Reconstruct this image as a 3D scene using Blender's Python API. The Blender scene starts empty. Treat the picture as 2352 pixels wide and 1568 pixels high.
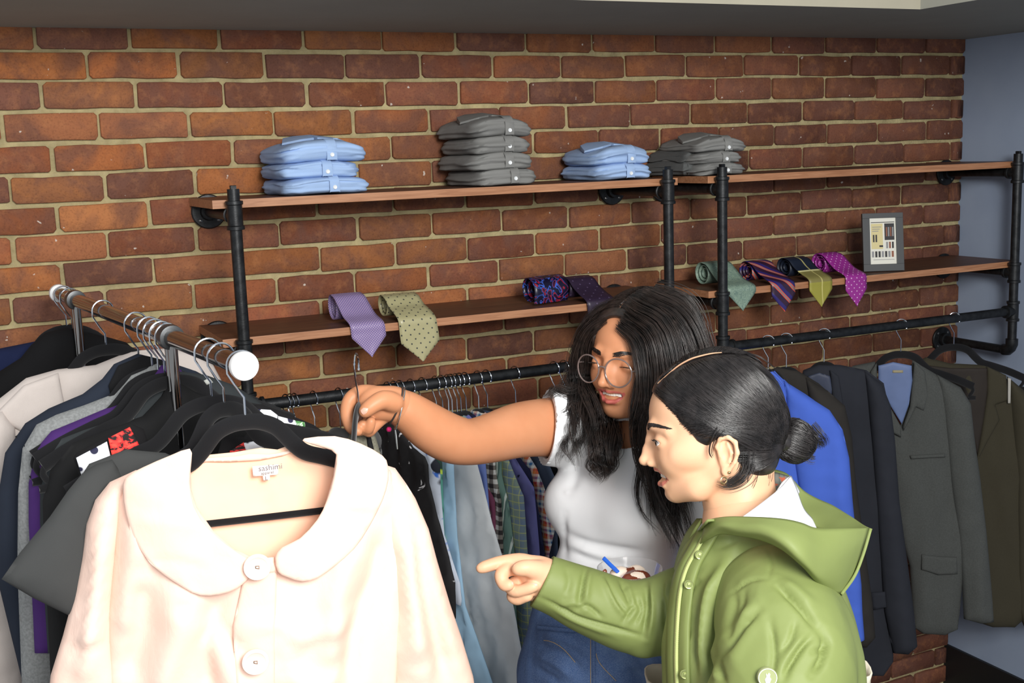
import bpy, bmesh, math, random
import numpy as np
from mathutils import Vector, Matrix, noise as mnoise
from mathutils.geometry import delaunay_2d_cdt
random.seed(7)
rnd = random.Random(11)
C = bpy.context.scene.collection
SC = bpy.context.scene
PI = math.pi
# ------------------------------------------------------------------ camera
FPX = 2667.56
RW = np.array([[0.89994, -0.10076, 0.4242], [-0.43464, -0.13053, 0.89109], [-0.03442, -0.98631, -0.16127]])
CW = np.array([-0.2146, -2.8521, 1.9445])
cam = bpy.data.cameras.new('camera'); camo = bpy.data.objects.new('camera', cam); C.objects.link(camo)
cam.sensor_width = 36; cam.lens = FPX / 2352 * 36; cam.clip_start = 0.05
camo.matrix_world = Matrix(((RW[0,0], -RW[0,1], -RW[0,2], CW[0]), (RW[1,0], -RW[1,1], -RW[1,2], CW[1]), (RW[2,0], -RW[2,1], -RW[2,2], CW[2]), (0,0,0,1)))
SC.camera = camo
# ------------------------------------------------------------------ world, lights, exposure
w = bpy.data.worlds.new('world'); SC.world = w; w.use_nodes = True
w.node_tree.nodes['Background'].inputs[0].default_value = (0.92, 0.96, 1.0, 1)
w.node_tree.nodes['Background'].inputs[1].default_value = 0.55
def area(name, loc, target, size, power, col=(1,1,1), sy=None):
    l = bpy.data.lights.new(name, 'AREA'); l.size = size; l.energy = power; l.color = col
    if sy: l.shape = 'RECTANGLE'; l.size_y = sy
    o = bpy.data.objects.new(name, l); C.objects.link(o); o.location = loc
    o.rotation_euler = (Vector(target) - Vector(loc)).to_track_quat('-Z', 'Y').to_euler(); return o
area('ceiling_lamp_light', (0.35, -3.3, 2.50), (0.6, -0.6, 1.35), 0.75, 56, (1, 0.985, 0.95))
area('wall_fill_light', (-0.3, -4.9, 2.68), (0.7, -0.2, 1.3), 1.0, 66, (1, 0.985, 0.95))  # added fill far behind the camera, evens the light on the wall
vs = SC.view_settings
SC.display_settings.display_device = 'sRGB'
vs.view_transform = 'Standard'; vs.look = 'None'; vs.exposure = 0.16; vs.gamma = 1; vs.use_curve_mapping = False
# ------------------------------------------------------------------ helpers: rays through the measured camera
def ray(x, y): return RW @ np.array([(x-1176)/FPX, (y-784)/FPX, 1.0])
def PY(x, y, Y): d = ray(x, y); return CW + d*(Y-CW[1])/d[1]
def PZ(x, y, Z): d = ray(x, y); return CW + d*(Z-CW[2])/d[2]
def PD(x, y, D): return CW + ray(x, y)*D
def lin(c):
    c = c/255.0 if c > 1 else c
    return c/12.92 if c <= 0.04045 else ((c+0.055)/1.055)**2.4
def rgb(r, g, b): return (lin(r/255), lin(g/255), lin(b/255), 1)
# ------------------------------------------------------------------ materials
class NT:
    def __init__(s, name):
        s.m = bpy.data.materials.new(name); s.m.use_nodes = True; s.t = s.m.node_tree
        s.b = s.t.nodes['Principled BSDF']; s.co = None
    def n(s, typ, **kw):
        x = s.t.nodes.new(typ)
        for k, v in kw.items():
            if k == 'inp':
                for a, b in v.items(): x.inputs[a].default_value = b
            else: setattr(x, k, v)
        return x
    def l(s, a, b): s.t.links.new(a, b)
    def coord(s, kind='Object', scale=(1,1,1), rot=(0,0,0)):
        tc = s.n('ShaderNodeTexCoord'); mp = s.n('ShaderNodeMapping')
        mp.inputs['Scale'].default_value = scale; mp.inputs['Rotation'].default_value = rot
        s.l(tc.outputs[kind], mp.inputs[0]); return mp.outputs[0]
    def noise(s, co, scale, detail=4, rough=0.55, dist=0):
        x = s.n('ShaderNodeTexNoise', inp={'Scale': scale, 'Detail': detail, 'Roughness': rough, 'Distortion': dist}); s.l(co, x.inputs['Vector']); return x.outputs['Fac']
    def ramp(s, fac, stops, interp='LINEAR'):
        x = s.n('ShaderNodeValToRGB'); x.color_ramp.interpolation = interp; e = x.color_ramp.elements
        while len(e) > 1: e.remove(e[-1])
        e[0].position = stops[0][0]; e[0].color = stops[0][1]
        for p, c in stops[1:]: q = e.new(p); q.color = c
        s.l(fac, x.inputs[0]); return x.outputs[0]
    def mix(s, fac, a, b, typ='MIX'):
        x = s.n('ShaderNodeMix', data_type='RGBA', blend_type=typ)
        for i, v in ((0, fac), (6, a), (7, b)):
            if hasattr(v, 'is_linked'): s.l(v, x.inputs[i])
            else: x.inputs[i].default_value = v
        return x.outputs[2]
    def math(s, op, a, b=0.0, c=None):
        x = s.n('ShaderNodeMath', operation=op)
        for i, v in enumerate((a, b) if c is None else (a, b, c)):
            if hasattr(v, 'is_linked'): s.l(v, x.inputs[i])
            else: x.inputs[i].default_value = v
        return x.outputs[0]
    def bump(s, h, strength=0.3, dist=0.002):
        x = s.n('ShaderNodeBump', inp={'Strength': strength, 'Distance': dist}); s.l(h, x.inputs['Height']); s.l(x.outputs[0], s.b.inputs['Normal']); return x
    def sep(s, co):
        x = s.n('ShaderNodeSeparateXYZ'); s.l(co, x.inputs[0]); return x.outputs
    def set(s, **kw):
        for k, v in kw.items():
            k = {'rough':'Roughness','metal':'Metallic','spec':'Specular IOR Level','col':'Base Color','sheen':'Sheen Weight','sss':'Subsurface Weight','trans':'Transmission Weight','alpha':'Alpha','coat':'Coat Weight','ior':'IOR'}.get(k, k)
            if hasattr(v, 'is_linked'): s.l(v, s.b.inputs[k])
            else: s.b.inputs[k].default_value = v
        return s
def plain(name, col, rough=0.6, metal=0.0, **kw):
    return NT(name).set(col=col, rough=rough, metal=metal, **kw).m
def cloth(name, col, rough=0.9, var=0.12, weave=900, bump=0.15, fold=0.0, sheen=0.0, spec=0.25, heather=0.0, trans=0.0):
    m = NT(name); co = m.coord()
    a = m.noise(co, 9, 3); b = m.noise(co, 260, 2)
    dk = tuple(c*(1-var) for c in col[:3])+(1,); lt = tuple(min(1, c*(1+var)) for c in col[:3])+(1,)
    c = m.ramp(a, [(0.3, dk), (0.7, lt)])
    if heather:
        c2 = m.ramp(b, [(0.35, tuple(x*(1-heather) for x in col[:3])+(1,)), (0.65, tuple(min(1,x*(1+heather)) for x in col[:3])+(1,))]); c = m.mix(0.6, c, c2)
    h = m.noise(co, weave, 2)
    if fold:
        h2 = m.noise(m.coord(scale=(1,1,0.35)), 14, 3, dist=0.8); h = m.math('ADD', m.math('MULTIPLY', h, 0.05), m.math('MULTIPLY', h2, fold)); m.bump(h, 0.6, 0.01)
    else: m.bump(h, bump, 0.0006)
    return m.set(col=c, rough=rough, sheen=sheen, spec=spec).m
# ------------------------------------------------------------------ mesh helpers
def tag(o, label=None, cat=None, group=None, kind=None):
    if label: o['label'] = label
    if cat: o['category'] = cat
    if group: o['group'] = group
    if kind: o['kind'] = kind
    return o
def link(name, me, mat=None, parent=None, smooth=True):
    o = bpy.data.objects.new(name, me); C.objects.link(o)
    if mat is not None:
        for mm in (mat if isinstance(mat, (list, tuple)) else [mat]): me.materials.append(mm)
    if parent is not None:
        o.parent = parent
        o.matrix_parent_inverse = parent.matrix_world.inverted() if parent.type != 'EMPTY' else Matrix.Translation(-Vector(parent.location)) if parent.rotation_euler[2] == 0 and parent.parent is None else parent.matrix_basis.inverted()
    if smooth and len(me.polygons): me.polygons.foreach_set('use_smooth', [True]*len(me.polygons))
    return o
def thing(name, label, cat, loc=(0,0,0), group=None):
    o = bpy.data.objects.new(name, None); C.objects.link(o); o.location = Vector([float(v) for v in loc]); o.empty_display_size = 0.02
    tag(o, label, cat, group); return o
class MB:
    def __init__(s): s.v = []; s.f = []; s.mi = []
    def add(s, v, f, mi=0):
        b = len(s.v); s.v += [tuple(float(c) for c in p) for p in v]; s.f += [[i+b for i in q] for q in f]; s.mi += [mi]*len(f)
    def box(s, lo, hi, M=None, mi=0):
        v = [(x, y, z) for x in (lo[0], hi[0]) for y in (lo[1], hi[1]) for z in (lo[2], hi[2])]
        if M is not None: v = [tuple(M @ Vector(p)) for p in v]
        s.add(v, [[0,1,3,2],[4,6,7,5],[0,4,5,1],[2,3,7,6],[0,2,6,4],[1,5,7,3]], mi); return s
    def tube(s, pts, r, n=12, cap=True, mi=0, flat=1.0, up=None):
        pts = [np.array(p, float) for p in pts]; m = len(pts); rs = r if hasattr(r, '__len__') else [r]*m
        T = [pts[min(i+1, m-1)]-pts[max(i-1, 0)] for i in range(m)]; T = [t/(np.linalg.norm(t)+1e-12) for t in T]
        a = np.array(up, float) if up is not None else (np.array([0,0,1.0]) if abs(T[0][2]) < 0.9 else np.array([1.0,0,0]))
        V = []
        for i in range(m):
            a = a - T[i]*(a@T[i]); a = a/(np.linalg.norm(a)+1e-12); b = np.cross(T[i], a)
            for k in range(n):
                th = 2*PI*k/n; V.append(pts[i] + rs[i]*(a*math.cos(th) + b*math.sin(th)*flat))
        Fc = [[i*n+k, i*n+(k+1)%n, (i+1)*n+(k+1)%n, (i+1)*n+k] for i in range(m-1) for k in range(n)]
        if cap: Fc += [list(range(n))[::-1], [(m-1)*n+k for k in range(n)]]
        s.add(V, Fc, mi); return s
    def lathe(s, org, axis, prof, n=24, mi=0):   # prof: (t along axis, radius)
        ax = Vector(axis).normalized(); a = ax.orthogonal().normalized(); b = ax.cross(a); o = Vector(org)
        V = [o + ax*t + (a*math.cos(2*PI*k/n)+b*math.sin(2*PI*k/n))*r for t, r in prof for k in range(n)]
        m = len(prof); Fc = [[i*n+k, i*n+(k+1)%n, (i+1)*n+(k+1)%n, (i+1)*n+k] for i in range(m-1) for k in range(n)]
        Fc += [list(range(n))[::-1], [(m-1)*n+k for k in range(n)]]
        s.add(V, Fc, mi); return s
    def mesh(s, name='m'):
        me = bpy.data.meshes.new(name); me.from_pydata(s.v, [], s.f); me.validate()
        if any(s.mi): me.polygons.foreach_set('material_index', s.mi)
        return me
    def build(s, name, mat, parent=None, smooth=True, bevel=0, sub=0, angle=None):
        me = s.mesh(name)
        bm = bmesh.new(); bm.from_mesh(me); bmesh.ops.recalc_face_normals(bm, faces=bm.faces)
        if bevel: bmesh.ops.bevel(bm, geom=[e for e in bm.edges if len(e.link_faces) == 2 and e.calc_face_angle(0) > 0.5], offset=bevel, segments=2, affect='EDGES', profile=0.7, clamp_overlap=True)
        if smooth:
            for e in bm.edges:
                if len(e.link_faces) == 2 and e.calc_face_angle(0) > (angle or 0.7): e.smooth = False
        bm.to_mesh(me); bm.free()
        o = link(name, me, mat, parent, smooth)
        if sub:
            md = o.modifiers.new('sub', 'SUBSURF'); md.levels = sub; md.render_levels = sub
        return o
def arc(c, r, a0, a1, u, v, n=12):
    c = np.array(c, float); u = np.array(u, float); v = np.array(v, float)
    return [c + r*(u*math.cos(a0+(a1-a0)*i/n)+v*math.sin(a0+(a1-a0)*i/n)) for i in range(n+1)]
def spline(P, n=8):
    P = [np.array(p, float) for p in P]; Q = [2*P[0]-P[1]]+P+[2*P[-1]-P[-2]]; out = []
    for i in range(1, len(Q)-2):
        for k in range(n):
            t = k/n; a, b, c, d = Q[i-1], Q[i], Q[i+1], Q[i+2]
            out.append(0.5*((2*b)+(-a+c)*t+(2*a-5*b+4*c-d)*t*t+(-a+3*b-3*c+d)*t**3))
    out.append(P[-1]); return out
def copy_tree(o, dloc, label=None, group=None):
    def cp(q, par):
        c = q.copy(); C.objects.link(c); c.parent = par
        if par is not None: c.matrix_parent_inverse = q.matrix_parent_inverse.copy()
        for ch in q.children: cp(ch, c)
        return c
    r = cp(o, None); r.location = Vector(o.location) + Vector(dloc)
    if label: r['label'] = label
    if group: r['group'] = group
    return r
# ------------------------------------------------------------------ the setting
WX = 2.803; CEIL = 2.252; WL = -1.2
mm = NT('mortar'); co = mm.coord()
c = mm.ramp(mm.noise(co, 22, 5), [(0.3, rgb(146,134,100)), (0.7, rgb(190,176,132))])
c = mm.mix(mm.ramp(mm.noise(co, 160, 3), [(0.5, (0,0,0,1)), (0.8, (0.5,0.5,0.5,1))]), c, rgb(176,166,138))
mm.set(col=c, rough=0.95, spec=0.2); mm.bump(mm.noise(co, 140, 5), 0.8, 0.004)
bk = NT('brick'); co = bk.coord()
oi = bk.n('ShaderNodeObjectInfo'); add = bk.n('ShaderNodeVectorMath', operation='ADD'); sc = bk.n('ShaderNodeVectorMath', operation='SCALE'); sc.inputs['Scale'].default_value = 13.7
comb = bk.n('ShaderNodeCombineXYZ'); [bk.l(oi.outputs['Random'], comb.inputs[i]) for i in range(3)]
bk.l(comb.outputs[0], sc.inputs[0]); bk.l(co, add.inputs[0]); bk.l(sc.outputs[0], add.inputs[1]); cc = add.outputs[0]
n1 = bk.noise(cc, 9, 4, 0.6, 0.6); n2 = bk.noise(cc, 34, 4, 0.6); n3 = bk.noise(cc, 210, 3)
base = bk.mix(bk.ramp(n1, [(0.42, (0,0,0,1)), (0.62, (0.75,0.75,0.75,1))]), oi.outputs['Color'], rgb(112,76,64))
base = bk.mix(bk.ramp(n2, [(0.5, (0,0,0,1)), (0.75, (0.35,0.35,0.35,1))]), base, rgb(184,124,80))
base = bk.mix(bk.ramp(n3, [(0.25, (0.35,0.35,0.35,1)), (0.5, (0,0,0,1))]), base, rgb(60,34,28))
fl = bk.noise(cc, 46, 2)
base = bk.mix(bk.ramp(fl, [(0.735, (0,0,0,1)), (0.76, (0.75,0.75,0.75,1))]), base, rgb(215,205,195))
bk.set(col=base, rough=0.85, spec=0.25)
hb = bk.math('ADD', bk.math('MULTIPLY', n3, 0.35), n2); bk.bump(hb, 0.7, 0.004)
# brick variants, unit brick centred at 0, front facing -Y
def brick_mesh(i, wv=0.194, hv=0.0582):
    r = random.Random(100+i); hw, hh = wv/2, hv/2; j = lambda a: r.uniform(-a, a)
    k = [r.uniform(0.002, 0.0075) for _ in range(4)]
    out = [(-hw, -hh+k[0]), (-hw+k[0], -hh), (-hw*.3, -hh+j(.0015)), (hw*.3, -hh+j(.0015)), (hw-k[1], -hh), (hw, -hh+k[1]), (hw, hh-k[2]), (hw-k[2], hh), (hw*.3, hh+j(.0015)), (-hw*.3, hh+j(.0015)), (-hw+k[3], hh), (-hw, hh-k[3])]
    out = [(x+j(.0012), z+j(.0012)) for x, z in out]; n = len(out)
    V = [(x, 0.0, z) for x, z in out] + [(x, -0.0085, z) for x, z in out] + [(x*0.978, -0.0112+j(.0005), z*0.935) for x, z in out]
    Fc = [[a*n+q, a*n+(q+1)%n, (a+1)*n+(q+1)%n, (a+1)*n+q] for a in (0, 1) for q in range(n)] + [[2*n+q for q in range(n)]]
    me = bpy.data.meshes.new('brick'); me.from_pydata(V, [], Fc); bm = bmesh.new(); bm.from_mesh(me); bmesh.ops.recalc_face_normals(bm, faces=bm.faces); bm.to_mesh(me); bm.free()
    me.polygons.foreach_set('use_smooth', [True]*len(me.polygons)); me.materials.append(bk.m); return me
BM = [brick_mesh(i) for i in range(14)]
wall = MB().box((WL, 0, 0), (WX+0.1, 0.12, 2.8)).build('wall_back', mm.m, smooth=False); tag(wall, kind='structure')
# row offsets (in bricks) measured from the photograph
ROWO = [-.03,.48,-.02,.55,.03,.565,.02,.53,.015,.455,0,.5,-.05,.52,-.01]
bcol = [(162,100,58), (156,94,56), (146,86,56), (136,80,56), (166,106,62), (148,94,64), (128,80,60), (116,76,62), (158,102,64)]
rest = MB(); BW = 0.203; BH = 0.0677
for r in range(33):
    z = 2.27 - (r+0.5)*BH; off = ROWO[r] if r < len(ROWO) else (0.0 if r % 2 == 0 else 0.5)+rnd.uniform(-.03, .03)
    for q in range(-7, 15):
        x0 = (q+off)*BW + 0.0; x1 = x0 + BW; x0, x1 = max(x0, WL), min(x1, WX+0.002)
        if x1-x0 < 0.03: continue
        xc = (x0+x1)/2 + rnd.uniform(-.002, .002); zc = z + rnd.uniform(-.0022, .0022) + 0.0016*math.sin(x0*3+r)
        vis = (r <= 15 and x1 > -0.35 + 0.0*r) or (r >= 26 and x0 > 2.2) 
        if r >= 12 and r <= 15 and (x1 < 0.35): vis = False
        me = BM[rnd.randrange(len(BM))]; s = (x1-x0-0.0088)/0.194
        if vis:
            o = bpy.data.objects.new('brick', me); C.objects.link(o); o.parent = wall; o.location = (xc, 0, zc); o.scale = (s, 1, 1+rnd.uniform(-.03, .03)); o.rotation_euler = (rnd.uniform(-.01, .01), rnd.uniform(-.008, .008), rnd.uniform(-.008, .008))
            k = bcol[rnd.randrange(len(bcol))]; f = rnd.uniform(.85, 1.12); t = min(1, max(0, (xc-0.2)/3.2)); k = tuple(a*(1-t)+b*t for a, b in zip(k, (98,62,52))); o.color = tuple(lin(min(255, v*f)/255) for v in k)+(1,)  # light falloff put into the colour: bricks darken towards the right
        else:
            rest.box((xc-s*.097, -0.012, zc-.028), (xc+s*.097, 0.0, zc+.028))
o = rest.build('lower_brick_courses', plain('brick_far', rgb(130,70,48), 0.85), wall, smooth=False); tag(o, kind='stuff')
def wallmat(name, a, b, sc=6):
    m = NT(name); co = m.coord(); m.set(col=m.ramp(m.noise(co, sc, 4), [(0.3, a), (0.7, b)]), rough=0.75); m.bump(m.noise(co, 130, 4), 0.25, 0.001); return m.m
blue = wallmat('painted_wall', rgb(146,160,184), rgb(154,168,190)); grey = wallmat('soffit_paint', rgb(146,146,136), rgb(152,152,142)); cream = wallmat('bulkhead_paint', rgb(158,153,136), rgb(166,160,142))
tag(MB().box((WX, -3.6, 0), (WX+0.12, 0.0, 2.8)).build('wall_right', blue, smooth=False), kind='structure')
ce = MB().box((WL, -0.655, CEIL), (1.965, 0.0, CEIL+0.5)); ce.box((1.965, -3.6, CEIL), (WX, 0.0, CEIL+0.5))
co_ = ce.build('ceiling', [grey, cream], smooth=False)
for p in co_.data.polygons:
    if p.normal.y < -0.5 and p.center.x < 1.9: p.material_index = 1
tag(co_, kind='structure')
fm = NT('carpet'); co = fm.coord(); fm.set(col=fm.ramp(fm.noise(co, 90, 3), [(0.35, rgb(52,50,50)), (0.65, rgb(84,80,76))]), rough=0.95); fm.bump(fm.noise(co, 500, 2), 0.5, 0.002)
tag(MB().box((WL, -3.6, -0.05), (WX+0.1, 0.1, 0)).build('floor', fm.m, smooth=False), kind='structure')
tag(MB().box((WX-0.012, -3.6, 0), (WX, 0.0, 0.178)).build('baseboard_right', plain('rubber_base', rgb(22,22,24), 0.5), smooth=False, bevel=0.002), kind='structure')
# ------------------------------------------------------------------ pipe shelving
pipe = NT('black_iron'); co = pipe.coord(); pipe.set(col=pipe.ramp(pipe.noise(co, 60, 4), [(0.3, rgb(26,27,29)), (0.7, rgb(48,50,52))]), rough=0.42, metal=0.55); pipe.bump(pipe.noise(co, 300, 3), 0.3, 0.0008); pipe = pipe.m
wd = NT('stained_board'); co = wd.coord(scale=(1.2, 16, 16)); g = wd.noise(co, 5, 6, 0.6, 1.5); wd.set(col=wd.ramp(g, [(0.3, rgb(62,38,26)), (0.55, rgb(96,60,40)), (0.75, rgb(118,78,52))]), rough=0.5); wd.bump(g, 0.2, 0.001)
we = NT('board_edge'); co = we.coord(scale=(1.5, 20, 30)); g = we.noise(co, 5, 5, 0.6, 1.0); we.set(col=we.ramp(g, [(0.3, rgb(146,96,64)), (0.7, rgb(186,134,98))]), rough=0.5)
PYS = -0.300; PR = 0.0135
def shelf_unit(px0, px1, bx0, bx1, label, side):
    t = thing('pipe_shelf_unit', label, 'shelf', ((px0+px1)/2, -0.15, 0))
    for px, isleft in ((px0, True), (px1, False)):
        zb = 1.285
        m = MB().tube([(px, PYS, zb), (px, PYS, 1.885)], PR, 16)
        m.build('post', pipe, t)
        # plug on top
        MB().lathe((px, PYS, 1.868), (0,0,1), [(0,.013),(.012,.013),(.013,.0085),(.024,.0085),(.025,.0075)], 4).build('top_plug', pipe, t, smooth=False)
        for z in (1.828, 1.522, 1.402):
            f = MB().lathe((px, PYS, z-.032), (0,0,1), [(0,.0150),(.001,.0195),(.008,.0195),(.010,.0168),(.054,.0168),(.056,.0195),(.063,.0195),(.064,.015)], 20)
            if z != 1.402: f.lathe((px, PYS, z), (0,1,0), [(0,.0165),(.026,.0165),(.027,.0195),(.034,.0195),(.035,.015)], 20)
            else: f.lathe((px, PYS, z), (1 if isleft else -1,0,0), [(0,.0165),(.026,.0165),(.027,.0195),(.034,.0195),(.035,.015)], 20)
            f.build('tee_fitting', pipe, t)
        e = MB().tube([(px, PYS, zb+.03), (px, PYS, zb+.012), (px, PYS+.004, zb+.002), (px, PYS+.014, zb-.006), (px, PYS+.03, zb-.008)], [.0185,.0185,.0175,.0185,.0185], 16); e.build('elbow', pipe, t)
        for z in (1.828, 1.522, zb-.008):
            MB().tube([(px, PYS+.01, z), (px, -0.012, z)], PR, 14).build('arm_pipe', pipe, t)
            fl = MB().lathe((px, -0.013, z), (0,-1,0), [(0,.041),(.004,.0415),(.007,.039),(.009,.022),(.022,.020),(.023,.0165)], 28)
            fo = fl.build('wall_flange', pipe, t)
            for k in range(4):
                a = PI/4+k*PI/2; MB().lathe((px+.030*math.cos(a), -0.019, z+.030*math.sin(a)), (0,-1,0), [(0,.0045),(.002,.0045),(.0035,.002)], 8).build('screw', plain('screw', rgb(120,120,120), .3, .9) if 'screw' not in bpy.data.materials else bpy.data.materials['screw'], fo)
    MB().tube([(px0, PYS, 1.402), (px1, PYS, 1.402)], PR, 16).build('hanging_rail', pipe, t)
    for z, off in ((1.8525, 0), (1.546, 0.0)):
        b = MB().box((bx0, -0.281, z-.0095), (bx1, -0.006, z+.0095)).build('shelf_board', [wd.m, we.m], t, smooth=False, bevel=0.0012)
        for p in b.data.polygons:
            if p.normal.y < -0.6 or abs(p.normal.x) > 0.6: p.material_index = 1
    return t
shelf_unit(0.343, 1.462, 0.300, 1.505, 'left black pipe shelf with two brown boards and a rail crowded with shirts', 0)
shelf_unit(1.632, 2.727, 1.600, 2.765, 'right black pipe shelf with two brown boards and a rail of dark suit jackets, right', 1)
# ------------------------------------------------------------------ inflated cloth panels in a plane
class Plane:
    def __init__(s, o, u, tilt=0.0):
        s.o = np.array(o, float); u = np.array([u[0], u[1], u[2] if len(u) > 2 else 0.0], float); s.u = u/np.linalg.norm(u)
        h = np.array([-s.u[1], s.u[0], 0.0]); h /= np.linalg.norm(h)
        if h @ (CW - s.o) < 0: h = -h
        v = np.array([0,0,1.0]) + h*tilt; v -= s.u*(v@s.u); s.v = v/np.linalg.norm(v)
        n = np.cross(s.u, s.v); s.n = n if n@(CW-s.o) > 0 else -n
    def px(s, x, y, n=0.0):
        d = ray(x, y); t = ((s.o+s.n*n-CW)@s.n)/(d@s.n); P = CW+d*t-s.o; return (P@s.u, P@s.v)
    def pxb(s, x, y, base, T=0.0):      # the point of a bent panel (height base(u, v) over the plane) seen at this pixel
        n = T
        for _ in range(4): u, v = s.px(x, y, n); n = float(base(np.array([[u, v]]))[0])+T
        return (u, v)
    def w(s, u, v, n=0.0): return s.o + s.u*u + s.v*v + s.n*n
def resample(P, step):
    out = []; n = len(P)
    for i in range(n):
        a = np.array(P[i]); b = np.array(P[(i+1) % n]); L = np.linalg.norm(b-a); k = max(1, int(round(L/step)))
        for j in range(k): out.append(a+(b-a)*j/k)
    return out
def smoothloop(P, n=6):
    P = [np.array(p, float) for p in P]; m = len(P); out = []
    for i in range(m):
        a, b, c, d = P[i-1], P[i], P[(i+1) % m], P[(i+2) % m]
        for k in range(n):
            t = k/n; out.append(0.5*((2*b)+(-a+c)*t+(2*a-5*b+4*c-d)*t*t+(-a+3*b-3*c+d)*t**3))
    return out
def segdist(Q, A, B):
    d = B-A; L = (d*d).sum(); t = np.clip(((Q-A)@d)/(L+1e-12), 0, 1); return np.linalg.norm(Q-(A+t[:,None]*d), axis=1)
def polydist(Q, P, closed=True):
    m = np.full(len(Q), 1e9); n = len(P)
    for i in range(n if closed else n-1): m = np.minimum(m, segdist(Q, np.array(P[i]), np.array(P[(i+1) % n])))
    return m
def inside(Q, P):
    x, y = Q[:,0], Q[:,1]; r = np.zeros(len(Q), bool); n = len(P)
    for i in range(n):
        x1, y1 = P[i]; x2, y2 = P[(i+1) % n]
        c = ((y1 > y) != (y2 > y)) & (x < (x2-x1)*(y-y1)/((y2-y1) if y2 != y1 else 1e-12)+x1); r ^= c
    return r
def fnoise(Q, scale, seed=0, ax=(1,1)):
    return np.array([mnoise.noise((q[0]*scale*ax[0]+seed*7.3, q[1]*scale*ax[1]-seed*3.1, seed*1.7)) for q in Q])
def creases(Q, lines):  # lines: (points, amp, width)
    z = np.zeros(len(Q))
    for P, a, wd_ in lines:
        d = polydist(Q, P, False)
        # taper amplitude towards the ends
        P0, P1 = np.array(P[0]), np.array(P[-1]); e = np.minimum(np.linalg.norm(Q-P0, axis=1), np.linalg.norm(Q-P1, axis=1)); L = sum(np.linalg.norm(np.array(P[i+1])-np.array(P[i])) for i in range(len(P)-1))
        z += a*np.exp(-(d/wd_)**2)*np.clip(0.25+e/(0.22*L+1e-9), 0, 1)
    return z
def panel(name, pl, outline, mat, parent=None, T=0.01, Tb=None, R=0.02, step=0.012, base=None, disp=None, sm=0, back=True, holes=(), matfn=None):
    """outline in plane coords -> closed, thick, rounded cloth body; base(Q) bends it, disp(Q) wrinkles the front"""
    O = smoothloop(outline, sm) if sm else outline
    O = resample(O, step); loops = [O]+[resample(h, step) for h in holes]
    pts = [Vector((float(p[0]), float(p[1]))) for L in loops for p in L]
    lo = np.min(O, axis=0); hi = np.max(O, axis=0)
    gx = np.arange(lo[0]+step/2, hi[0], step); gy = np.arange(lo[1]+step/2, hi[1], step*0.87)
    G = np.array([(x+(step/2 if j % 2 else 0), y) for j, y in enumerate(gy) for x in gx])
    if len(G):
        ok = inside(G, O) & (polydist(G, O) > step*1.05)
        for h in loops[1:]: ok &= ~inside(G, h) & (polydist(G, h) > step*0.45)
        G = G[ok]
    # a ring just inside the edge keeps the rolled rim even
    A_ = np.array(O); tn = np.roll(A_, -1, 0)-np.roll(A_, 1, 0); tn /= np.linalg.norm(tn, axis=1)[:, None]+1e-12; nr = np.stack([-tn[:,1], tn[:,0]], 1)
    sg_ = 1 if 0.5*np.sum(A_[:,0]*np.roll(A_[:,1], -1)-np.roll(A_[:,0], -1)*A_[:,1]) > 0 else -1
    rings = []
    for f_, ds in ((.28, .2), (.72, .55)):
        r_ = A_+nr*sg_*step*f_; ok = inside(r_, O) & (polydist(r_, O) > step*ds)
        for h in loops[1:]: ok &= ~inside(r_, h) & (polydist(r_, h) > step*.4)
        rings.append(r_[ok])
    G = np.vstack([G.reshape(-1, 2)]+rings)
    pts += [Vector((float(p[0]), float(p[1]))) for p in G]
    idx = []; b = 0
    for L in loops: idx.append([b+i for i in range(len(L))]); b += len(L)
    edges = [(L[i], L[(i+1) % len(L)]) for L in idx for i in range(len(L))]
    r = delaunay_2d_cdt(pts, edges, [], 0, 1e-7)
    vv = np.array([(p[0], p[1]) for p in r[0]]); fc = [list(f) for f in r[2]]
    cen = np.array([vv[f].mean(axis=0) for f in fc]); ok = inside(cen, O)
    for h in loops[1:]: ok &= ~inside(cen, h)
    fc = [f for f, k in zip(fc, ok) if k]
    d = polydist(vv, O)
    for h in loops[1:]: d = np.minimum(d, polydist(vv, h))
    t = np.clip(d/R, 0, 1); prof = np.sqrt(np.clip(1-(1-t)**2, 0, 1))
    Bz = base(vv) if base else np.zeros(len(vv)); Dz = disp(vv)*np.clip(d/(0.5*R+1e-9), 0.15, 1) if disp else 0
    Tb = T if Tb is None else Tb
    zf = Bz + T*prof + Dz; zb = Bz - Tb*prof + (Dz*0.5 if disp is not None else 0); zb = np.minimum(zb, zf-0.0008)
    n = len(vv); bd = d < 1e-6
    V = [pl.w(a[0], a[1], z) for a, z in zip(vv, zf)]
    mapb = {}
    for i in range(n):
        mapb[i] = len(V); V.append(pl.w(vv[i][0], vv[i][1], zb[i]))
    s = np.sign((pl.n @ np.cross(pl.u, pl.v)))
    F_ = []
    for f in fc:
        a, b2, c = vv[f[0]], vv[f[1]], vv[f[2]]; ar = (b2[0]-a[0])*(c[1]-a[1])-(b2[1]-a[1])*(c[0]-a[0])
        if ar*s < 0: f = f[::-1]
        F_.append(f)
    ec = {}
    for f in F_:
        for i in range(len(f)): ec[(f[i], f[(i+1) % len(f)])] = 1
    be = [(a, b2) for (a, b2) in ec if (b2, a) not in ec]
    Fb = [[mapb[i] for i in f[::-1]] for f in F_]; Fs = [[b2, a, mapb[a], mapb[b2]] for a, b2 in be]
    me = bpy.data.meshes.new(name); me.from_pydata([tuple(map(float, p)) for p in V], [], F_+Fb+Fs)
    o = link(name, me, mat, parent)
    uvl = me.uv_layers.new(name='flat'); UV = np.vstack([vv, vv]); li = np.zeros(len(me.loops), int); me.loops.foreach_get('vertex_index', li); uvl.data.foreach_set('uv', UV[li].ravel())
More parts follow.
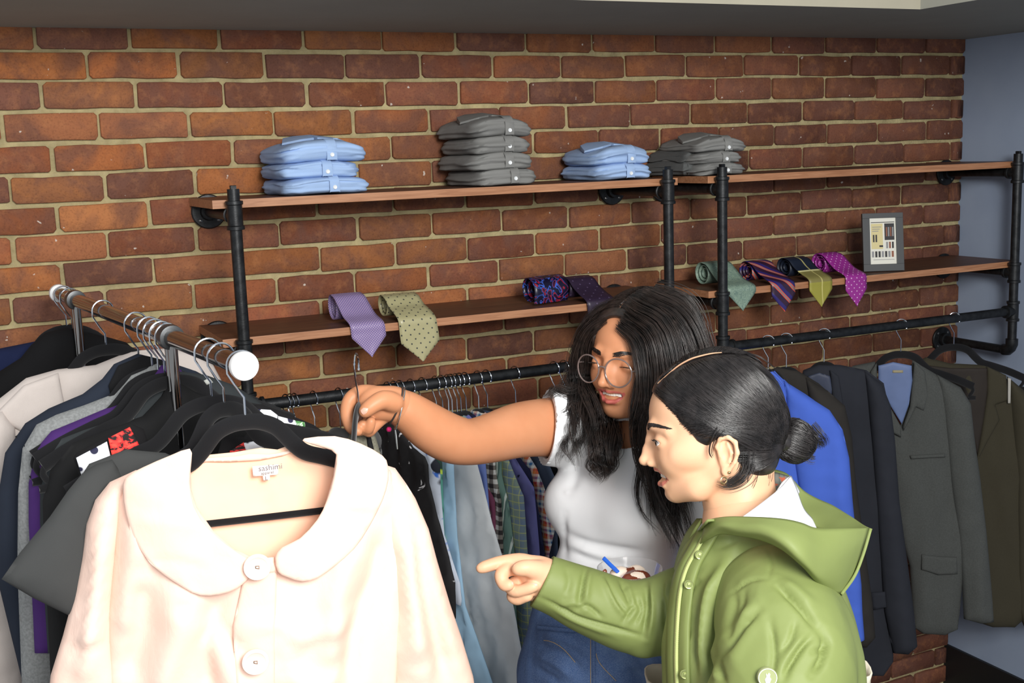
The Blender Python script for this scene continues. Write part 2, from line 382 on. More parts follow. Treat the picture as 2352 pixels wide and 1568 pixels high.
    if matfn is not None: me.polygons.foreach_set('material_index', [matfn(np.mean(UV[list(p.vertices)], axis=0)) for p in me.polygons])
    return o
# ------------------------------------------------------------------ implicit bodies (smooth unions on a grid, meshed by surface nets)
class Field:
    def __init__(s, lo, hi, res):
        s.lo = np.array(lo, float); s.res = res; s.n = np.ceil((np.array(hi)-s.lo)/res).astype(int)+1
        s.ax = [s.lo[i]+res*np.arange(s.n[i]) for i in range(3)]; s.g = np.full(s.n, 0.5, np.float32)
    def sub(s, c, r):
        sl = []
        for i in range(3):
            a = max(0, int((c[i]-r-s.lo[i])/s.res)); b = min(s.n[i], int((c[i]+r-s.lo[i])/s.res)+2); sl.append(slice(a, max(a, b)))
        X, Y, Z = np.meshgrid(s.ax[0][sl[0]], s.ax[1][sl[1]], s.ax[2][sl[2]], indexing='ij'); return tuple(sl), X, Y, Z
    def box(s, lo, hi):
        sl = []
        for i in range(3):
            a = max(0, int((lo[i]-s.lo[i])/s.res)); b = min(s.n[i], int((hi[i]-s.lo[i])/s.res)+2); sl.append(slice(a, max(a, b)))
        X, Y, Z = np.meshgrid(s.ax[0][sl[0]], s.ax[1][sl[1]], s.ax[2][sl[2]], indexing='ij'); return tuple(sl), X, Y, Z
    def comb(s, sl, d, k, op):
        g = s.g[sl]
        if d.size == 0: return
        if op == 'u': h = np.clip(0.5+0.5*(g-d)/k, 0, 1); r = g+(d-g)*h-k*h*(1-h)
        else: d = -d; h = np.clip(0.5-0.5*(g-d)/k, 0, 1); r = g+(d-g)*h+k*h*(1-h)
        s.g[sl] = r
    def ell(s, c, r, R=None, k=0.01, op='u'):
        c = np.array(c, float); r = np.array(r, float); m = r.max()+k*2+s.res*2
        sl, X, Y, Z = s.sub(c, m); P = np.stack([X-c[0], Y-c[1], Z-c[2]], -1)
        if R is not None: P = P @ np.array(R)      # columns of R = local axes
        q = P/r; k0 = np.linalg.norm(q, axis=-1); k1 = np.linalg.norm(q/r, axis=-1)+1e-9
        s.comb(sl, k0*(k0-1)/k1, k, op); return s
    def cap(s, a, b, ra, rb, k=0.01, op='u', flat=None):   # tapered capsule; flat=(axis, factor) squeezes the section
        a = np.array(a, float); b = np.array(b, float); m = max(ra, rb)*(1.0 if flat is None else max(1, 1/flat[1]))+2*k+2*s.res
        lo = np.minimum(a, b)-m; hi = np.maximum(a, b)+m; sl, X, Y, Z = s.box(lo, hi)
        P = np.stack([X-a[0], Y-a[1], Z-a[2]], -1); d = b-a; L2 = d@d+1e-12; t = np.clip((P@d)/L2, 0, 1)
        Q = P-t[..., None]*d
        if flat is not None:
            f = np.array(flat[0], float); f /= np.linalg.norm(f); c = Q@f; Q = Q+(c*(1/flat[1]-1))[..., None]*f
        dist = np.linalg.norm(Q, axis=-1)-(ra+(rb-ra)*t)
        if flat is not None: dist = dist*flat[1]**0.5
        s.comb(sl, dist, k, op); return s
    def chain(s, P, r, k=0.01, flat=None, op='u'):
        for i in range(len(P)-1): s.cap(P[i], P[i+1], r[i], r[i+1], k, op, flat)
        return s
    def mesh(s, name, smooth=2, cut=None):
        g = s.g; 
        if cut is not None: g = np.maximum(g, cut)
        ins = g < 0; nx, ny, nz = g.shape
        cells = np.zeros((nx-1, ny-1, nz-1), np.int8)
        for dx in (0,1):
            for dy in (0,1):
                for dz in (0,1): cells += ins[dx:nx-1+dx, dy:ny-1+dy, dz:nz-1+dz]
        act = (cells > 0) & (cells < 8); ids = np.full(act.shape, -1, int); I, J, K = np.nonzero(act); ids[I, J, K] = np.arange(len(I))
        acc = np.zeros((len(I), 3)); cnt = np.zeros(len(I))
        cr = [(a, b) for a in range(8) for b in range(a+1, 8) if bin(a ^ b).count('1') == 1]
        off = lambda a: (a >> 2 & 1, a >> 1 & 1, a & 1)
        for a, b in cr:
            oa, ob = off(a), off(b); va = g[I+oa[0], J+oa[1], K+oa[2]]; vb = g[I+ob[0], J+ob[1], K+ob[2]]
            m = (va < 0) != (vb < 0); t = np.where(m, va/(va-vb+1e-12), 0)
            p = np.array(oa)+t[:, None]*(np.array(ob)-np.array(oa)); acc += p*m[:, None]; cnt += m
        V = s.lo + s.res*(np.stack([I, J, K], 1)+acc/np.maximum(cnt, 1)[:, None])
        Q = []
        for ax in range(3):
            sl0 = [slice(None)]*3; sl1 = [slice(None)]*3; sl0[ax] = slice(0, -1); sl1[ax] = slice(1, None)
            a = ins[tuple(sl0)]; b = ins[tuple(sl1)]; ch = a != b
            E = np.argwhere(ch); o1, o2 = [(1, 2), (2, 0), (0, 1)][ax]
            ok = (E[:, o1] > 0) & (E[:, o2] > 0) & (E[:, o1] < g.shape[o1]-1) & (E[:, o2] < g.shape[o2]-1); E = E[ok]
            def cid(d1, d2):
                X = E.copy(); X[:, o1] -= d1; X[:, o2] -= d2; return ids[X[:,0], X[:,1], X[:,2]]
            q = np.stack([cid(1,1), cid(0,1), cid(0,0), cid(1,0)], 1); fl = a[E[:,0], E[:,1], E[:,2]]
            q[~fl] = q[~fl][:, ::-1]; Q.append(q)
        Q = np.vstack(Q); Q = Q[(Q >= 0).all(1)]
        for _ in range(smooth):
            A = np.zeros_like(V); c = np.zeros(len(V))
            for i in range(4):
                np.add.at(A, Q[:, i], V[Q[:, (i+1) % 4]]); np.add.at(A, Q[:, i], V[Q[:, (i-1) % 4]]); np.add.at(c, Q[:, i], 2)
            V = V*0.4+0.6*A/np.maximum(c, 1)[:, None]
        s.V = V; s.Q = Q
        return V, Q
def field_object(name, V, Q, mat, parent=None, matidx=None):
    me = bpy.data.meshes.new(name); me.vertices.add(len(V)); me.vertices.foreach_set('co', np.asarray(V, np.float32).ravel())
    me.loops.add(len(Q)*4); me.loops.foreach_set('vertex_index', Q.ravel().astype(np.int32)); me.polygons.add(len(Q))
    me.polygons.foreach_set('loop_start', (np.arange(len(Q))*4).astype(np.int32)); me.polygons.foreach_set('loop_total', np.full(len(Q), 4, np.int32))
    me.update(calc_edges=True); me.validate()
    o = link(name, me, mat, parent)
    if matidx is not None: me.polygons.foreach_set('material_index', np.asarray(matidx, np.int32))
    return o
def strands(name, lines, mat, parent=None, n=3, kind='stuff'):
    """many thin tapering tubes in one mesh (numpy); lines: (points Mx3, radius)"""
    VV = []; FF = []; base = 0
    for P, r in lines:
        P = np.asarray(P, float); m = len(P); T = np.gradient(P, axis=0); T /= np.linalg.norm(T, axis=1)[:, None]+1e-12
        up = np.array([0.3, 0.2, 0.9]); a = np.cross(T, up); a /= np.linalg.norm(a, axis=1)[:, None]+1e-9; b = np.cross(T, a)
        tt = np.linspace(0, 1, m); rr = (r*np.clip(1.15-tt**4, 0.12, 1))[:, None]
        ring = [P+rr*(a*math.cos(2*PI*k/n)+b*math.sin(2*PI*k/n)) for k in range(n)]
        VV.append(np.stack(ring, 1).reshape(-1, 3)); i = np.arange(m-1)[:, None]; k = np.arange(n)[None, :]
        q = np.stack([base+i*n+k, base+i*n+(k+1) % n, base+(i+1)*n+(k+1) % n, base+(i+1)*n+k], -1).reshape(-1, 4); FF.append(q); base += m*n
    o = field_object(name, np.vstack(VV), np.vstack(FF), mat, parent)
    if kind: o['kind'] = kind
    return o
# ------------------------------------------------------------------ clothes hangers
velvet = cloth('black_velvet', rgb(24,24,26), 0.95, 0.2, sheen=0.35, spec=0.1)
chrome = plain('chrome_wire', rgb(205,210,218), 0.14, 1.0)
ARM = [(0, 0), (.022, -.002), (.045, -.012), (.066, -.034), (.085, -.050), (.115, -.060), (.165, -.078), (.208, -.098)]
def make_hanger(hook, u, label, group, drop=0.075, rr=0.0155, mat=None, w=1.0, flipu=1, name='clothes_hanger', barz=-.135):
    """hook: centre of the rail; u: horizontal direction of the arms"""
    hook = np.array(hook, float); pl = Plane(hook, u); t = thing(name, label, 'hanger', hook, group)
    R_ = rr+0.004
    h = [np.array(pl.w(math.cos(a)*R_*flipu, math.sin(a)*R_)) for a in np.linspace(-0.5, PI*0.98, 16)]
    h.append(pl.w(-R_*flipu, -.010)); h += [pl.w(-R_*0.45*flipu, -.030), pl.w(0, -.044), pl.w(0, -drop-.002)]
    m = MB().tube(h, 0.0016, 8); m.lathe(h[0], h[0]-h[1], [(-.001,.002),(0,.0028),(.003,.0028),(.004,.001)], 10); m.build('hook', chrome, t)
    P = [(x*w, y-drop) for x, y in ARM]; left = [(-x, y) for x, y in P[::-1]]; line = spline([(a, b) for a, b in left+P[1:]], 5)
    m = MB(); m.tube([pl.w(a, b) for a, b in line], [0.0032+0.006*min(1, min(i, len(line)-1-i)/10) if False else 0.0112 for i in range(len(line))], 10, flat=0.34, up=pl.v)
    e = [pl.w(P[-1][0]*.985, P[-1][1]), pl.w(P[-1][0]*1.0, P[-1][1]-.014), pl.w(P[-1][0]*.95, barz-drop+.008), pl.w(P[-1][0]*.90, barz-drop)]
    e2 = [pl.w(-P[-1][0]*.90, barz-drop), pl.w(-P[-1][0]*.95, barz-drop+.008), pl.w(-P[-1][0]*1.0, P[-1][1]-.014), pl.w(-P[-1][0]*.985, P[-1][1])]
    m.tube(spline(e+e2, 4), 0.0050, 8, flat=0.5, up=pl.v)
    m.build('hanger_body', mat or velvet, t); return t, pl
# ------------------------------------------------------------------ chrome garment rack, left
RZ = 1.675
A0 = PZ(562, 841, RZ); A1 = PZ(134, 673, RZ); rd = (A1-A0)/np.linalg.norm(A1-A0)
rk = thing('garment_rack', 'chrome rolling garment rack with round end caps, left side', 'rack', (float(A0[0]), float(A0[1]), 0))
steel = plain('polished_steel', rgb(150,148,146), 0.12, 1.0)
MB().tube([A0, A1], 0.0140, 20).build('rail', steel, rk)
capm = plain('white_cap', rgb(232,232,232), 0.35)
MB().lathe(A0+rd*.012, -rd, [(0,.0150),(.003,.0190),(.010,.0200),(.014,.0190),(.0155,.0165),(.016,.012)], 32).build('end_cap', capm, rk)
MB().lathe(A1-rd*.012, rd, [(0,.0150),(.003,.0190),(.010,.0200),(.014,.0190),(.0155,.0165),(.016,.012)], 32).build('end_cap', capm, rk)
for q in (0.29, 0.86):
    c = A0+rd*((A1-A0)@rd)*q if False else A0+(A1-A0)*q
    MB().lathe(c-rd*.014, rd, [(0,.0145),(.001,.0195),(.010,.0205),(.018,.0205),(.027,.0195),(.028,.0145)], 28).build('rail_clamp', plain('clamp', rgb(70,72,74), .35, .6) if 'clamp' not in bpy.data.materials else bpy.data.materials['clamp'], rk)
    s = np.cross(rd, [0,0,1])
    for k, off in enumerate((-.0085, .0085)):
        MB().tube([c+rd*off-np.array([0,0,.012]), c+rd*off-np.array([0,0,1.60])], 0.0078, 16).build('upright_tube', steel, rk)
    MB().tube([c+s*-.28-np.array([0,0,1.60]), c+s*.28-np.array([0,0,1.60])], 0.013, 14).build('foot_bar', steel, rk)
    for sg in (-1, 1):
        fc = c+s*sg*.27; MB().lathe(fc-np.array([0,0,1.645])-rd*.012, rd, [(0,.020),(.003,.027),(.021,.027),(.024,.020)], 24).build('caster_wheel', plain('caster', rgb(30,30,32), .5) if 'caster' not in bpy.data.materials else bpy.data.materials['caster'], rk)
b0 = A0+(A1-A0)*.29; b1 = A0+(A1-A0)*.86
MB().tube([b0-np.array([0,0,1.60]), b1-np.array([0,0,1.60])], 0.012, 14).build('base_bar', steel, rk)
def onrail(x, y=None):
    # point of the rail seen at pixel column x
    best = min((abs(((RW.T@(A0+(A1-A0)*t-CW))[0]/(RW.T@(A0+(A1-A0)*t-CW))[2]*FPX+1176)-x), t) for t in np.linspace(0, 1, 600)); return A0+(A1-A0)*best[1]
RU = np.array([rd[1], -rd[0], 0.0])
def turned(u, deg): a = math.radians(deg); return np.array([u[0]*math.cos(a)-u[1]*math.sin(a), u[0]*math.sin(a)+u[1]*math.cos(a), 0])
def vfold(amp, scale=16, seed=0, fan=0.0):
    def f(Q):
        z = amp*fnoise(Q, scale, seed, (1, 0.22)) + amp*0.5*fnoise(Q, scale*2.4, seed+5, (1, 0.3))
        return z
    return f
def pxpoly(pl, P): return [pl.px(x, y) for x, y in P]
G1 = 'garments on the chrome rack'; GH = 'hangers on the chrome rack'
def rack_garment(hx, turn, P, mat, name, label, cat, T=.022, amp=.004, hl=None, step=.014, hang=True, seed=1, off=0.0, flip=1, extra=None, hw=1.0, hoff=0.0):
    hk = onrail(hx); u = turned(RU, turn)
    if hang: make_hanger(hk+rd*hoff, u, hl, GH, w=hw, flipu=flip)
    pl = Plane(hk+np.array([0,0,-.1])+rd*off, u)
    t = thing(name, label, cat, hk+np.array([0,0,-.1]), G1)
    O = pxpoly(pl, P)
    o = panel('body', pl, O, mat, t, T=T, R=.035, step=step, disp=vfold(amp, 15, seed))
    if extra: extra(pl, t)
    return pl, t, o
# ---- far to near
rack_garment(160, 4, [(152,752),(205,762),(290,786),(345,835),(330,1300),(-120,1300),(-110,960),(-60,900),(0,852),(48,822),(72,792),(104,764)], cloth('black_wool', rgb(16,16,18), .95, .2), 'black_coat', 'black wool coat hanging at the far end of the chrome rack', 'coat', T=.03, amp=.006, hl='velvet hanger at the wall end of the chrome rack')
rack_garment(146, -4, [(90,782),(228,765),(300,800),(330,900),(300,1300),(-200,1300),(-170,900),(-60,812),(20,796)], cloth('navy_wool', rgb(24,32,64), .95, .2), 'navy_jacket', 'navy blue jacket just behind the black coat, far end of the rack', 'jacket', T=.02, hl='velvet hanger holding the navy jacket', seed=3)
# beige jacket
beige = cloth('beige_linen', rgb(196,186,180), .92, .07, fold=.4)
def beige_extra(pl, t):
    q = lambda P: pxpoly(pl, P)
    panel('lapel', pl, q([(128,852),(138,905),(150,960),(128,985),(70,1000),(0,962),(-10,940),(50,880)]), beige, t, T=.006, Tb=-.002, R=.01, step=.012, base=lambda Q: np.full(len(Q), .024), disp=vfold(.002, 20, 4))
    panel('sleeve', pl, q([(0,935),(30,975),(38,1100),(42,1300),(46,1568),(42,1720),(-90,1720),(-90,1100),(-60,960)]), beige, t, T=.035, R=.05, step=.014, base=lambda Q: np.full(len(Q), .02), disp=lambda Q: .007*fnoise(Q, 22, 9, (.6, 1))+.004*fnoise(Q, 50, 3))
rack_garment(236, 0, [(300,806),(380,800),(440,806),(490,838),(515,885),(520,1000),(520,1650),(-60,1650),(-60,1000),(-20,930),(60,868),(132,848),(220,838)], beige, 'beige_jacket', 'pale beige linen jacket with long sleeve at the left edge', 'jacket', T=.022, amp=.004, hl='velvet hanger holding the pale beige jacket', seed=6, extra=beige_extra)
# navy cardigan with white-lettered neck label
navy = cloth('dark_navy_knit', rgb(36,42,54), .95, .12, weave=500)
def navy_extra(pl, t):
    q = lambda P: pxpoly(pl, P)
    blk = cloth('black_facing', rgb(18,18,20), .9, .1)
    panel('neck_facing', pl, q([(318,812),(360,822),(420,855),(340,905),(290,950),(250,935),(240,880),(262,835)]), blk, t, T=.004, Tb=0, R=.01, step=.012, base=lambda Q: np.full(len(Q), .024))
    lb = panel('neck_label', pl, q([(282,862),(325,868),(322,895),(280,888)]), plain('label_black', rgb(14,14,14), .6), t, T=.001, Tb=0, R=.002, step=.01, base=lambda Q: np.full(len(Q), .0295))
    text_on(pl, (286, 872), 'The', .0095, plain('label_white', rgb(225,225,225), .6), lb, n=.032, deg=4)
def text_on(pl, pxy, s, size, mat, parent, n=.03, deg=0, name='lettering', extr=.0002, align='LEFT'):
    cu = bpy.data.curves.new(name, 'FONT'); cu.body = s; cu.size = size; cu.extrude = extr; cu.resolution_u = 2; cu.align_x = align; tmp = bpy.data.objects.new('t', cu); C.objects.link(tmp)
    bpy.context.view_layer.update(); me = bpy.data.meshes.new_from_object(tmp.evaluated_get(bpy.context.evaluated_depsgraph_get())); bpy.data.objects.remove(tmp)
    u0, v0 = pl.px(*pxy); n0 = n; a = math.radians(deg)
    for v in me.vertices:
        x, y, z = v.co; x, y = x*math.cos(a)-y*math.sin(a), x*math.sin(a)+y*math.cos(a)
        v.co = Vector(pl.w(u0+x, v0+y, n0+z))
    return link(name, me, mat, parent, smooth=False)
rack_garment(312, 3, [(316,812),(370,825),(450,852),(540,900),(560,1000),(560,1600),(60,1600),(-6,1330),(-6,1150),(12,1040),(58,972),(112,938),(190,905),(235,870),(262,836)], navy, 'navy_cardigan', 'dark navy knit cardigan with a white-lettered neck label', 'cardigan', T=.022, hl='velvet hanger holding the dark navy cardigan', seed=8, extra=navy_extra)
# heather grey knit
heath = cloth('heather_grey', rgb(128,130,130), .95, .05, weave=260, bump=.5, heather=.25)
rack_garment(342, 2, [(360,835),(440,870),(520,930),(540,1600),(96,1640),(50,1568),(40,1300),(42,1130),(52,1030),(84,975),(130,952),(192,931),(260,905),(300,860)], heath, 'grey_sweater', 'heather grey knit sweater between the navy cardigan and purple top', 'sweater', T=.02, hl='velvet hanger holding the heather grey sweater', seed=12)
purp = cloth('purple_jersey', rgb(66,36,98), .85, .1)
rack_garment(356, 4, [(372,838),(412,846),(470,900),(560,960),(560,1500),(80,1500),(66,1200),(66,1110),(84,1030),(118,990),(176,966),(262,930),(322,900),(345,865)], purp, 'purple_top', 'dark purple jersey top hanging on the chrome rack', 'top', T=.022, hl='velvet hanger holding the purple top', seed=14, amp=.006)
pnk = cloth('pink_trim', rgb(196,150,150), .8, .05)
def slate_extra(pl, t):
    q = lambda P: pxpoly(pl, P)
    panel('pink_edge', pl, q([(372,872),(378,880),(330,905),(322,900)]), pnk, t, T=.003, Tb=0, R=.004, step=.01, base=lambda Q: np.full(len(Q), .025))
    panel('hang_tag', pl, q([(274,932),(288,930),(297,955),(281,962)]), plain('tag_grey', rgb(186,188,182), .6), t, T=.001, Tb=0, R=.002, step=.01, base=lambda Q: np.full(len(Q), .029))
    panel('size_tag', pl, q([(455,868),(468,862),(477,872),(462,878)]), plain('tag_grey2', rgb(186,188,182), .6), t, T=.001, Tb=0, R=.002, step=.01, base=lambda Q: np.full(len(Q), .029))
slate = cloth('charcoal_jersey', rgb(48,52,54), .92, .1)
rack_garment(371, 0, [(390,850),(470,860),(540,885),(600,925),(640,1000),(640,1500),(110,1500),(92,1200),(92,1120),(108,1050),(140,1005),(190,985),(260,962),(320,925),(352,890)], slate, 'charcoal_jersey', 'charcoal jersey top with white tags behind the printed dress', 'top', T=.022, hl='velvet hanger holding the charcoal top', seed=17, extra=slate_extra)
blk2 = cloth('black_quilted', rgb(24,24,25), .85, .15)
rack_garment(384, 5, [(395,868),(450,900),(560,930),(640,960),(680,1040),(680,1640),(120,1640),(100,1220),(98,1150),(118,1075),(165,1015),(240,985),(330,955),(372,910)], blk2, 'black_quilted_vest', 'black quilted vest with soft ribs behind the printed dress', 'vest', T=.028, hl='velvet hanger holding the black quilted vest', seed=21, amp=.012)
# printed dress: black with dotted white, red and green blocks
dress = cloth('black_crepe', rgb(20,19,21), .9, .15)
wh = NT('white_dotted'); vr = wh.n('ShaderNodeTexVoronoi', feature='F1', inp={'Scale': 42.0, 'Randomness': 0.25}); uvn = wh.n('ShaderNodeUVMap'); wh.l(uvn.outputs[0], vr.inputs[0])
wh.set(col=wh.ramp(vr.outputs['Distance'], [(.22, rgb(30,30,60)), (.26, rgb(238,240,246))]), rough=.8)
rdm = NT('red_black_print'); co = rdm.coord(scale=(1,1,2)); rdm.set(col=rdm.ramp(rdm.noise(co, 30, 3, .6, 2.5), [(.44, rgb(22,16,18)), (.5, rgb(226,44,44)), (.62, rgb(240,80,66))], 'LINEAR'), rough=.8)
grn = NT('green_leaf_print'); co = grn.coord(); grn.set(col=grn.ramp(grn.noise(co, 40, 3, .6, 1.5), [(.44, rgb(38,96,54)), (.52, rgb(82,140,72)), (.6, rgb(228,235,226))]), rough=.8)
def dress_extra(pl, t):
    q = lambda P: pxpoly(pl, P); B = lambda z: (lambda Q: np.full(len(Q), z))
    for nm, P, m, z in [('print_block', [(170,1045),(240,1008),(250,1048),(182,1085)], wh.m, .018), ('print_block', [(243,1000),(292,975),(306,1000),(320,1030),(275,1038),(252,1045)], rdm.m, .018), ('print_block', [(250,1045),(276,1036),(262,1062),(232,1078)], grn.m, .0175),
                     ('print_block', [(312,1052),(336,1042),(352,1062),(340,1070)], grn.m, .018), ('print_block', [(338,1042),(352,1046),(384,1060),(352,1066)], rdm.m, .018),
                     ('print_block', [(584,936),(616,938),(632,950),(630,972),(606,966),(582,958)], wh.m, .012), ('print_block', [(633,952),(672,962),(680,984),(634,974)], wh.m, .012), ('print_block', [(672,962),(694,966),(696,984),(680,986)], grn.m, .012),
                     ('print_block', [(520,1030),(552,1010),(560,1038),(520,1042)], rdm.m, .018), ('print_block', [(550,1012),(598,1004),(604,1020),(560,1040)], wh.m, .018), ('print_block', [(598,1006),(628,1008),(640,1018),(600,1024)], grn.m, .018)]:
        panel(nm, pl, q(P), m, t, T=.003, Tb=0, R=.005, step=.009, base=B(z))
rack_garment(478, -3, [(500,1045),(512,1000),(560,1004),(574,985),(584,930),(600,928),(660,950),(720,975),(770,1010),(800,1060),(770,1640),(180,1640),(178,1300),(182,1090),(168,1052),(176,1040),(240,1004),(300,972),(330,985),(350,1042)], dress, 'printed_dress', 'black dress with dotted white, red and green print blocks', 'dress', off=.03, T=.010, hl='velvet hanger holding the printed dress', seed=25, extra=dress_extra, amp=.003)
# dark grey short sleeve top
dg = cloth('dark_grey_twill', rgb(62,63,63), .92, .06, weave=1200)
def dg_extra(pl, t):
    q = lambda P: pxpoly(pl, P)
    panel('short_sleeve', pl, q([(-2,1322),(40,1262),(108,1180),(150,1120),(182,1082),(215,1060),(250,1050),(290,1110),(300,1180),(330,1300),(330,1420),(240,1430),(158,1408),(70,1365)]), dg, t, T=.022, R=.04, step=.012, base=lambda Q: np.full(len(Q), .016), disp=lambda Q: .005*fnoise(Q, 9, 3)+creases(Q, [(q([(145,1170),(200,1225),(215,1240)]), -.003, .006)]))
rack_garment(535, 2, [(555,1082),(620,1082),(700,1075),(780,1060),(830,1100),(830,1660),(180,1660),(170,1250),(182,1100),(205,1065),(290,1032),(380,1040),(430,1064),(500,1078)], dg, 'grey_short_sleeve_top', 'dark grey short-sleeved top directly behind the peach coat', 'top', T=.014, hl='velvet hanger holding the dark grey top', seed=29, hw=.6, hoff=.05, extra=dg_extra, amp=.003, off=.075)
# ------------------------------------------------------------------ peach coat
hk = onrail(558); hk = A0+rd*.012
u = np.array([.985, -.17, 0]); 
ht, pl = make_hanger(hk, u, 'velvet hanger inside the pale peach coat, hooked at the near rail end', GH, drop=.078, w=.90, flipu=1)
pc = NT('peach_cotton'); co = pc.coord()
pc.set(col=pc.ramp(pc.noise(co, 7, 3), [(.3, rgb(240,203,185)), (.7, rgb(243,213,198))]), rough=.85, spec=.2, sss=.0)
pc.bump(pc.math('ADD', pc.math('MULTIPLY', pc.noise(co, 1500, 2), .04), pc.math('MULTIPLY', pc.noise(pc.coord(scale=(1,1,.6)), 34, 4, .6, .8), .5)), .35, .006); pc = pc.m
li = NT('peach_lining'); co = li.coord(); li.set(col=li.ramp(li.noise(co, 9, 3), [(.3, rgb(250,204,174)), (.7, rgb(252,214,188))]), rough=.8, spec=.2); li = li.m
ct = thing('peach_coat', 'pale peach cotton coat with wide round collar and big buttons', 'coat', hk+np.array([0,0,-.08]))
q = lambda P: pxpoly(pl, P)
cx = q([(605,1000)])[0][0]
bulge = lambda Q: .050*np.clip(1-((Q[:,0]-cx)/.24)**2, -1, 1) + .0
qb = lambda P, b, T=.012: [pl.pxb(x, y, b, T) for x, y in P]
F1 = lambda P, a, w_: (q(P), a, w_)
body_cr = [F1([(470,1420),(520,1500),(560,1560)], .004,.02), F1([(505,1330),(470,1440),(480,1568)], -.006,.012), F1([(880,1180),(850,1300),(800,1420),(780,1568)], -.010,.016), F1([(800,1200),(760,1340),(740,1500)], .008,.02), F1([(930,1150),(945,1300),(960,1500)], .006,.02),
  F1([(420,1350),(400,1450),(360,1568)], .008,.02), F1([(330,1300),(330,1420),(300,1560)], -.007,.018), F1([(560,1460),(520,1425),(505,1400)], -.004,.008), F1([(650,1440),(720,1400),(790,1390)], .004,.015), F1([(560,1395),(620,1388),(700,1410)], .003,.012), F1([(640,1500),(700,1530),(760,1520)], .004,.016), F1([(290,1150),(290,1300),(270,1450)], .007,.02)]
def bdisp(Q): return (.007*fnoise(Q, 13, 2, (1, .3)) + .004*fnoise(Q, 30, 7, (1, .45)) - .014*np.abs(fnoise(Q, 10, 13, (1, .2)))) + 2.2*creases(Q, body_cr)
bottom = 1950
# back panel seen through the neck opening
panel('lining', pl, q([(438,1078),(470,1052),(540,1046),(600,1036),(640,1040),(700,1018),(770,1044),(790,1120),(780,1300),(620,1350),(430,1300),(420,1150)]), li, ct, T=.003, Tb=.004, R=.02, step=.011, base=lambda Q: -.014-.006*np.cos((Q[:,0]-cx)*14), disp=lambda Q: .005*fnoise(Q, 16, 4, (1, .6))+creases(Q, [(q([(612,1110),(615,1300)]), -.004, .003)]))
body = panel('body', pl, qb([(437,1062),(440,1130),(452,1170),(490,1225),(540,1268),(590,1290),(640,1292),(700,1250),(745,1180),(768,1100),(775,1050),(800,1040),(850,1060),(900,1085),(925,1150),(930,1300),(915,1568),(905,bottom),(250,bottom),(250,1568),(245,1420),(262,1260),(268,1150),(300,1105),(370,1070)], bulge), pc, ct, T=.02, Tb=.03, R=.05, step=.0085, base=bulge, disp=bdisp)
# left and right fronts: a raised placket overlapping
panel('placket', pl, qb([(632,1282),(637,1320),(634,1400),(632,1500),(630,bottom),(545,bottom),(540,1568),(536,1440),(560,1330),(590,1285)], bulge, .024), pc, ct, T=.006, Tb=0, R=.005, step=.010, base=lambda Q: bulge(Q)+.019, disp=lambda Q: bdisp(Q)*.8)
for nm, P, sd, cr in [('sleeve', [(312,1090),(290,1150),(272,1260),(258,1400),(258,1480),(264,1568),(264,bottom),(70,bottom),(112,1568),(140,1478),(165,1385),(184,1290),(196,1215),(216,1160),(250,1118)], 3, [F1([(240,1200),(225,1350),(190,1500)], .010,.02), F1([(140,1500),(200,1470),(240,1465)], -.004,.007), F1([(200,1250),(185,1400),(150,1530)], -.006,.014)]),
                  ('sleeve', [(868,1070),(915,1085),(940,1120),(962,1155),(992,1225),(1012,1300),(1042,1400),(1070,1482),(1096,1568),(1150,bottom),(880,bottom),(905,1568),(893,1500),(903,1410),(890,1300),(870,1180)], 5, [F1([(935,1130),(960,1300),(1000,1480),(1020,1568)], -.010,.014), F1([(960,1200),(1000,1350),(1050,1500)], .008,.02), F1([(915,1180),(925,1330),(950,1500)], .012,.02)])]:
    panel(nm, pl, qb(P, lambda Q: bulge(Q)*.5, .02), pc, ct, T=.040, Tb=.03, R=.055, step=.0095, base=lambda Q: bulge(Q)*.5-.004, disp=lambda Q, cr=cr, sd=sd: 2.0*creases(Q, cr)+.010*fnoise(Q, 14, sd, (1, .35))-.012*np.abs(fnoise(Q, 12, sd+9, (1, .2))))
# collar leaves
cw = [F1([(430,1160),(350,1165),(300,1160)], .002,.01), F1([(330,1260),(400,1250),(470,1265)], -.0025,.006), F1([(420,1290),(440,1330)], .002,.008), F1([(300,1200),(350,1300),(430,1350)], .002,.012)]
cbase = lambda Q: bulge(Q)+.027
panel('collar', pl, qb([(436,1032),(440,1060),(436,1110),(446,1165),(478,1215),(520,1252),(565,1282),(591,1288),(580,1320),(548,1352),(505,1367),(460,1370),(420,1352),(375,1322),(335,1285),(305,1235),(288,1180),(282,1130),(288,1098),(330,1074),(390,1048)], cbase, .004), pc, ct, T=.0045, Tb=.004, R=.0045, step=.0075, sm=2, base=cbase, disp=lambda Q: creases(Q, cw)+.0045*fnoise(Q, 22, 3))
panel('collar', pl, qb([(700,1008),(770,1003),(830,1020),(880,1048),(892,1070),(893,1105),(880,1150),(850,1210),(815,1262),(770,1302),(732,1328),(695,1338),(660,1328),(638,1315),(632,1282),(650,1258),(690,1238),(730,1195),(752,1150),(768,1095),(773,1045),(745,1030),(705,1018)], cbase, .004), pc, ct, T=.0045, Tb=.004, R=.0045, step=.0075, sm=2, base=cbase, disp=lambda Q: creases(Q, [F1([(775,1148),(850,1150),(892,1120)], -.003,.006), F1([(690,1330),(720,1270),(760,1240)], .002,.008)])+.0045*fnoise(Q, 22, 8))
panel('collar_band', pl, q([(440,1062),(470,1055),(540,1052),(575,1046),(620,1048),(660,1040),(700,1022),(772,1046),(772,1054),(700,1034),(650,1052),(600,1062),(530,1066),(475,1066),(442,1075)]), pc, ct, T=.004, Tb=.003, R=.005, step=.009, base=lambda Q: np.full(len(Q), -.012), disp=lambda Q: .003*fnoise(Q, 30, 2))
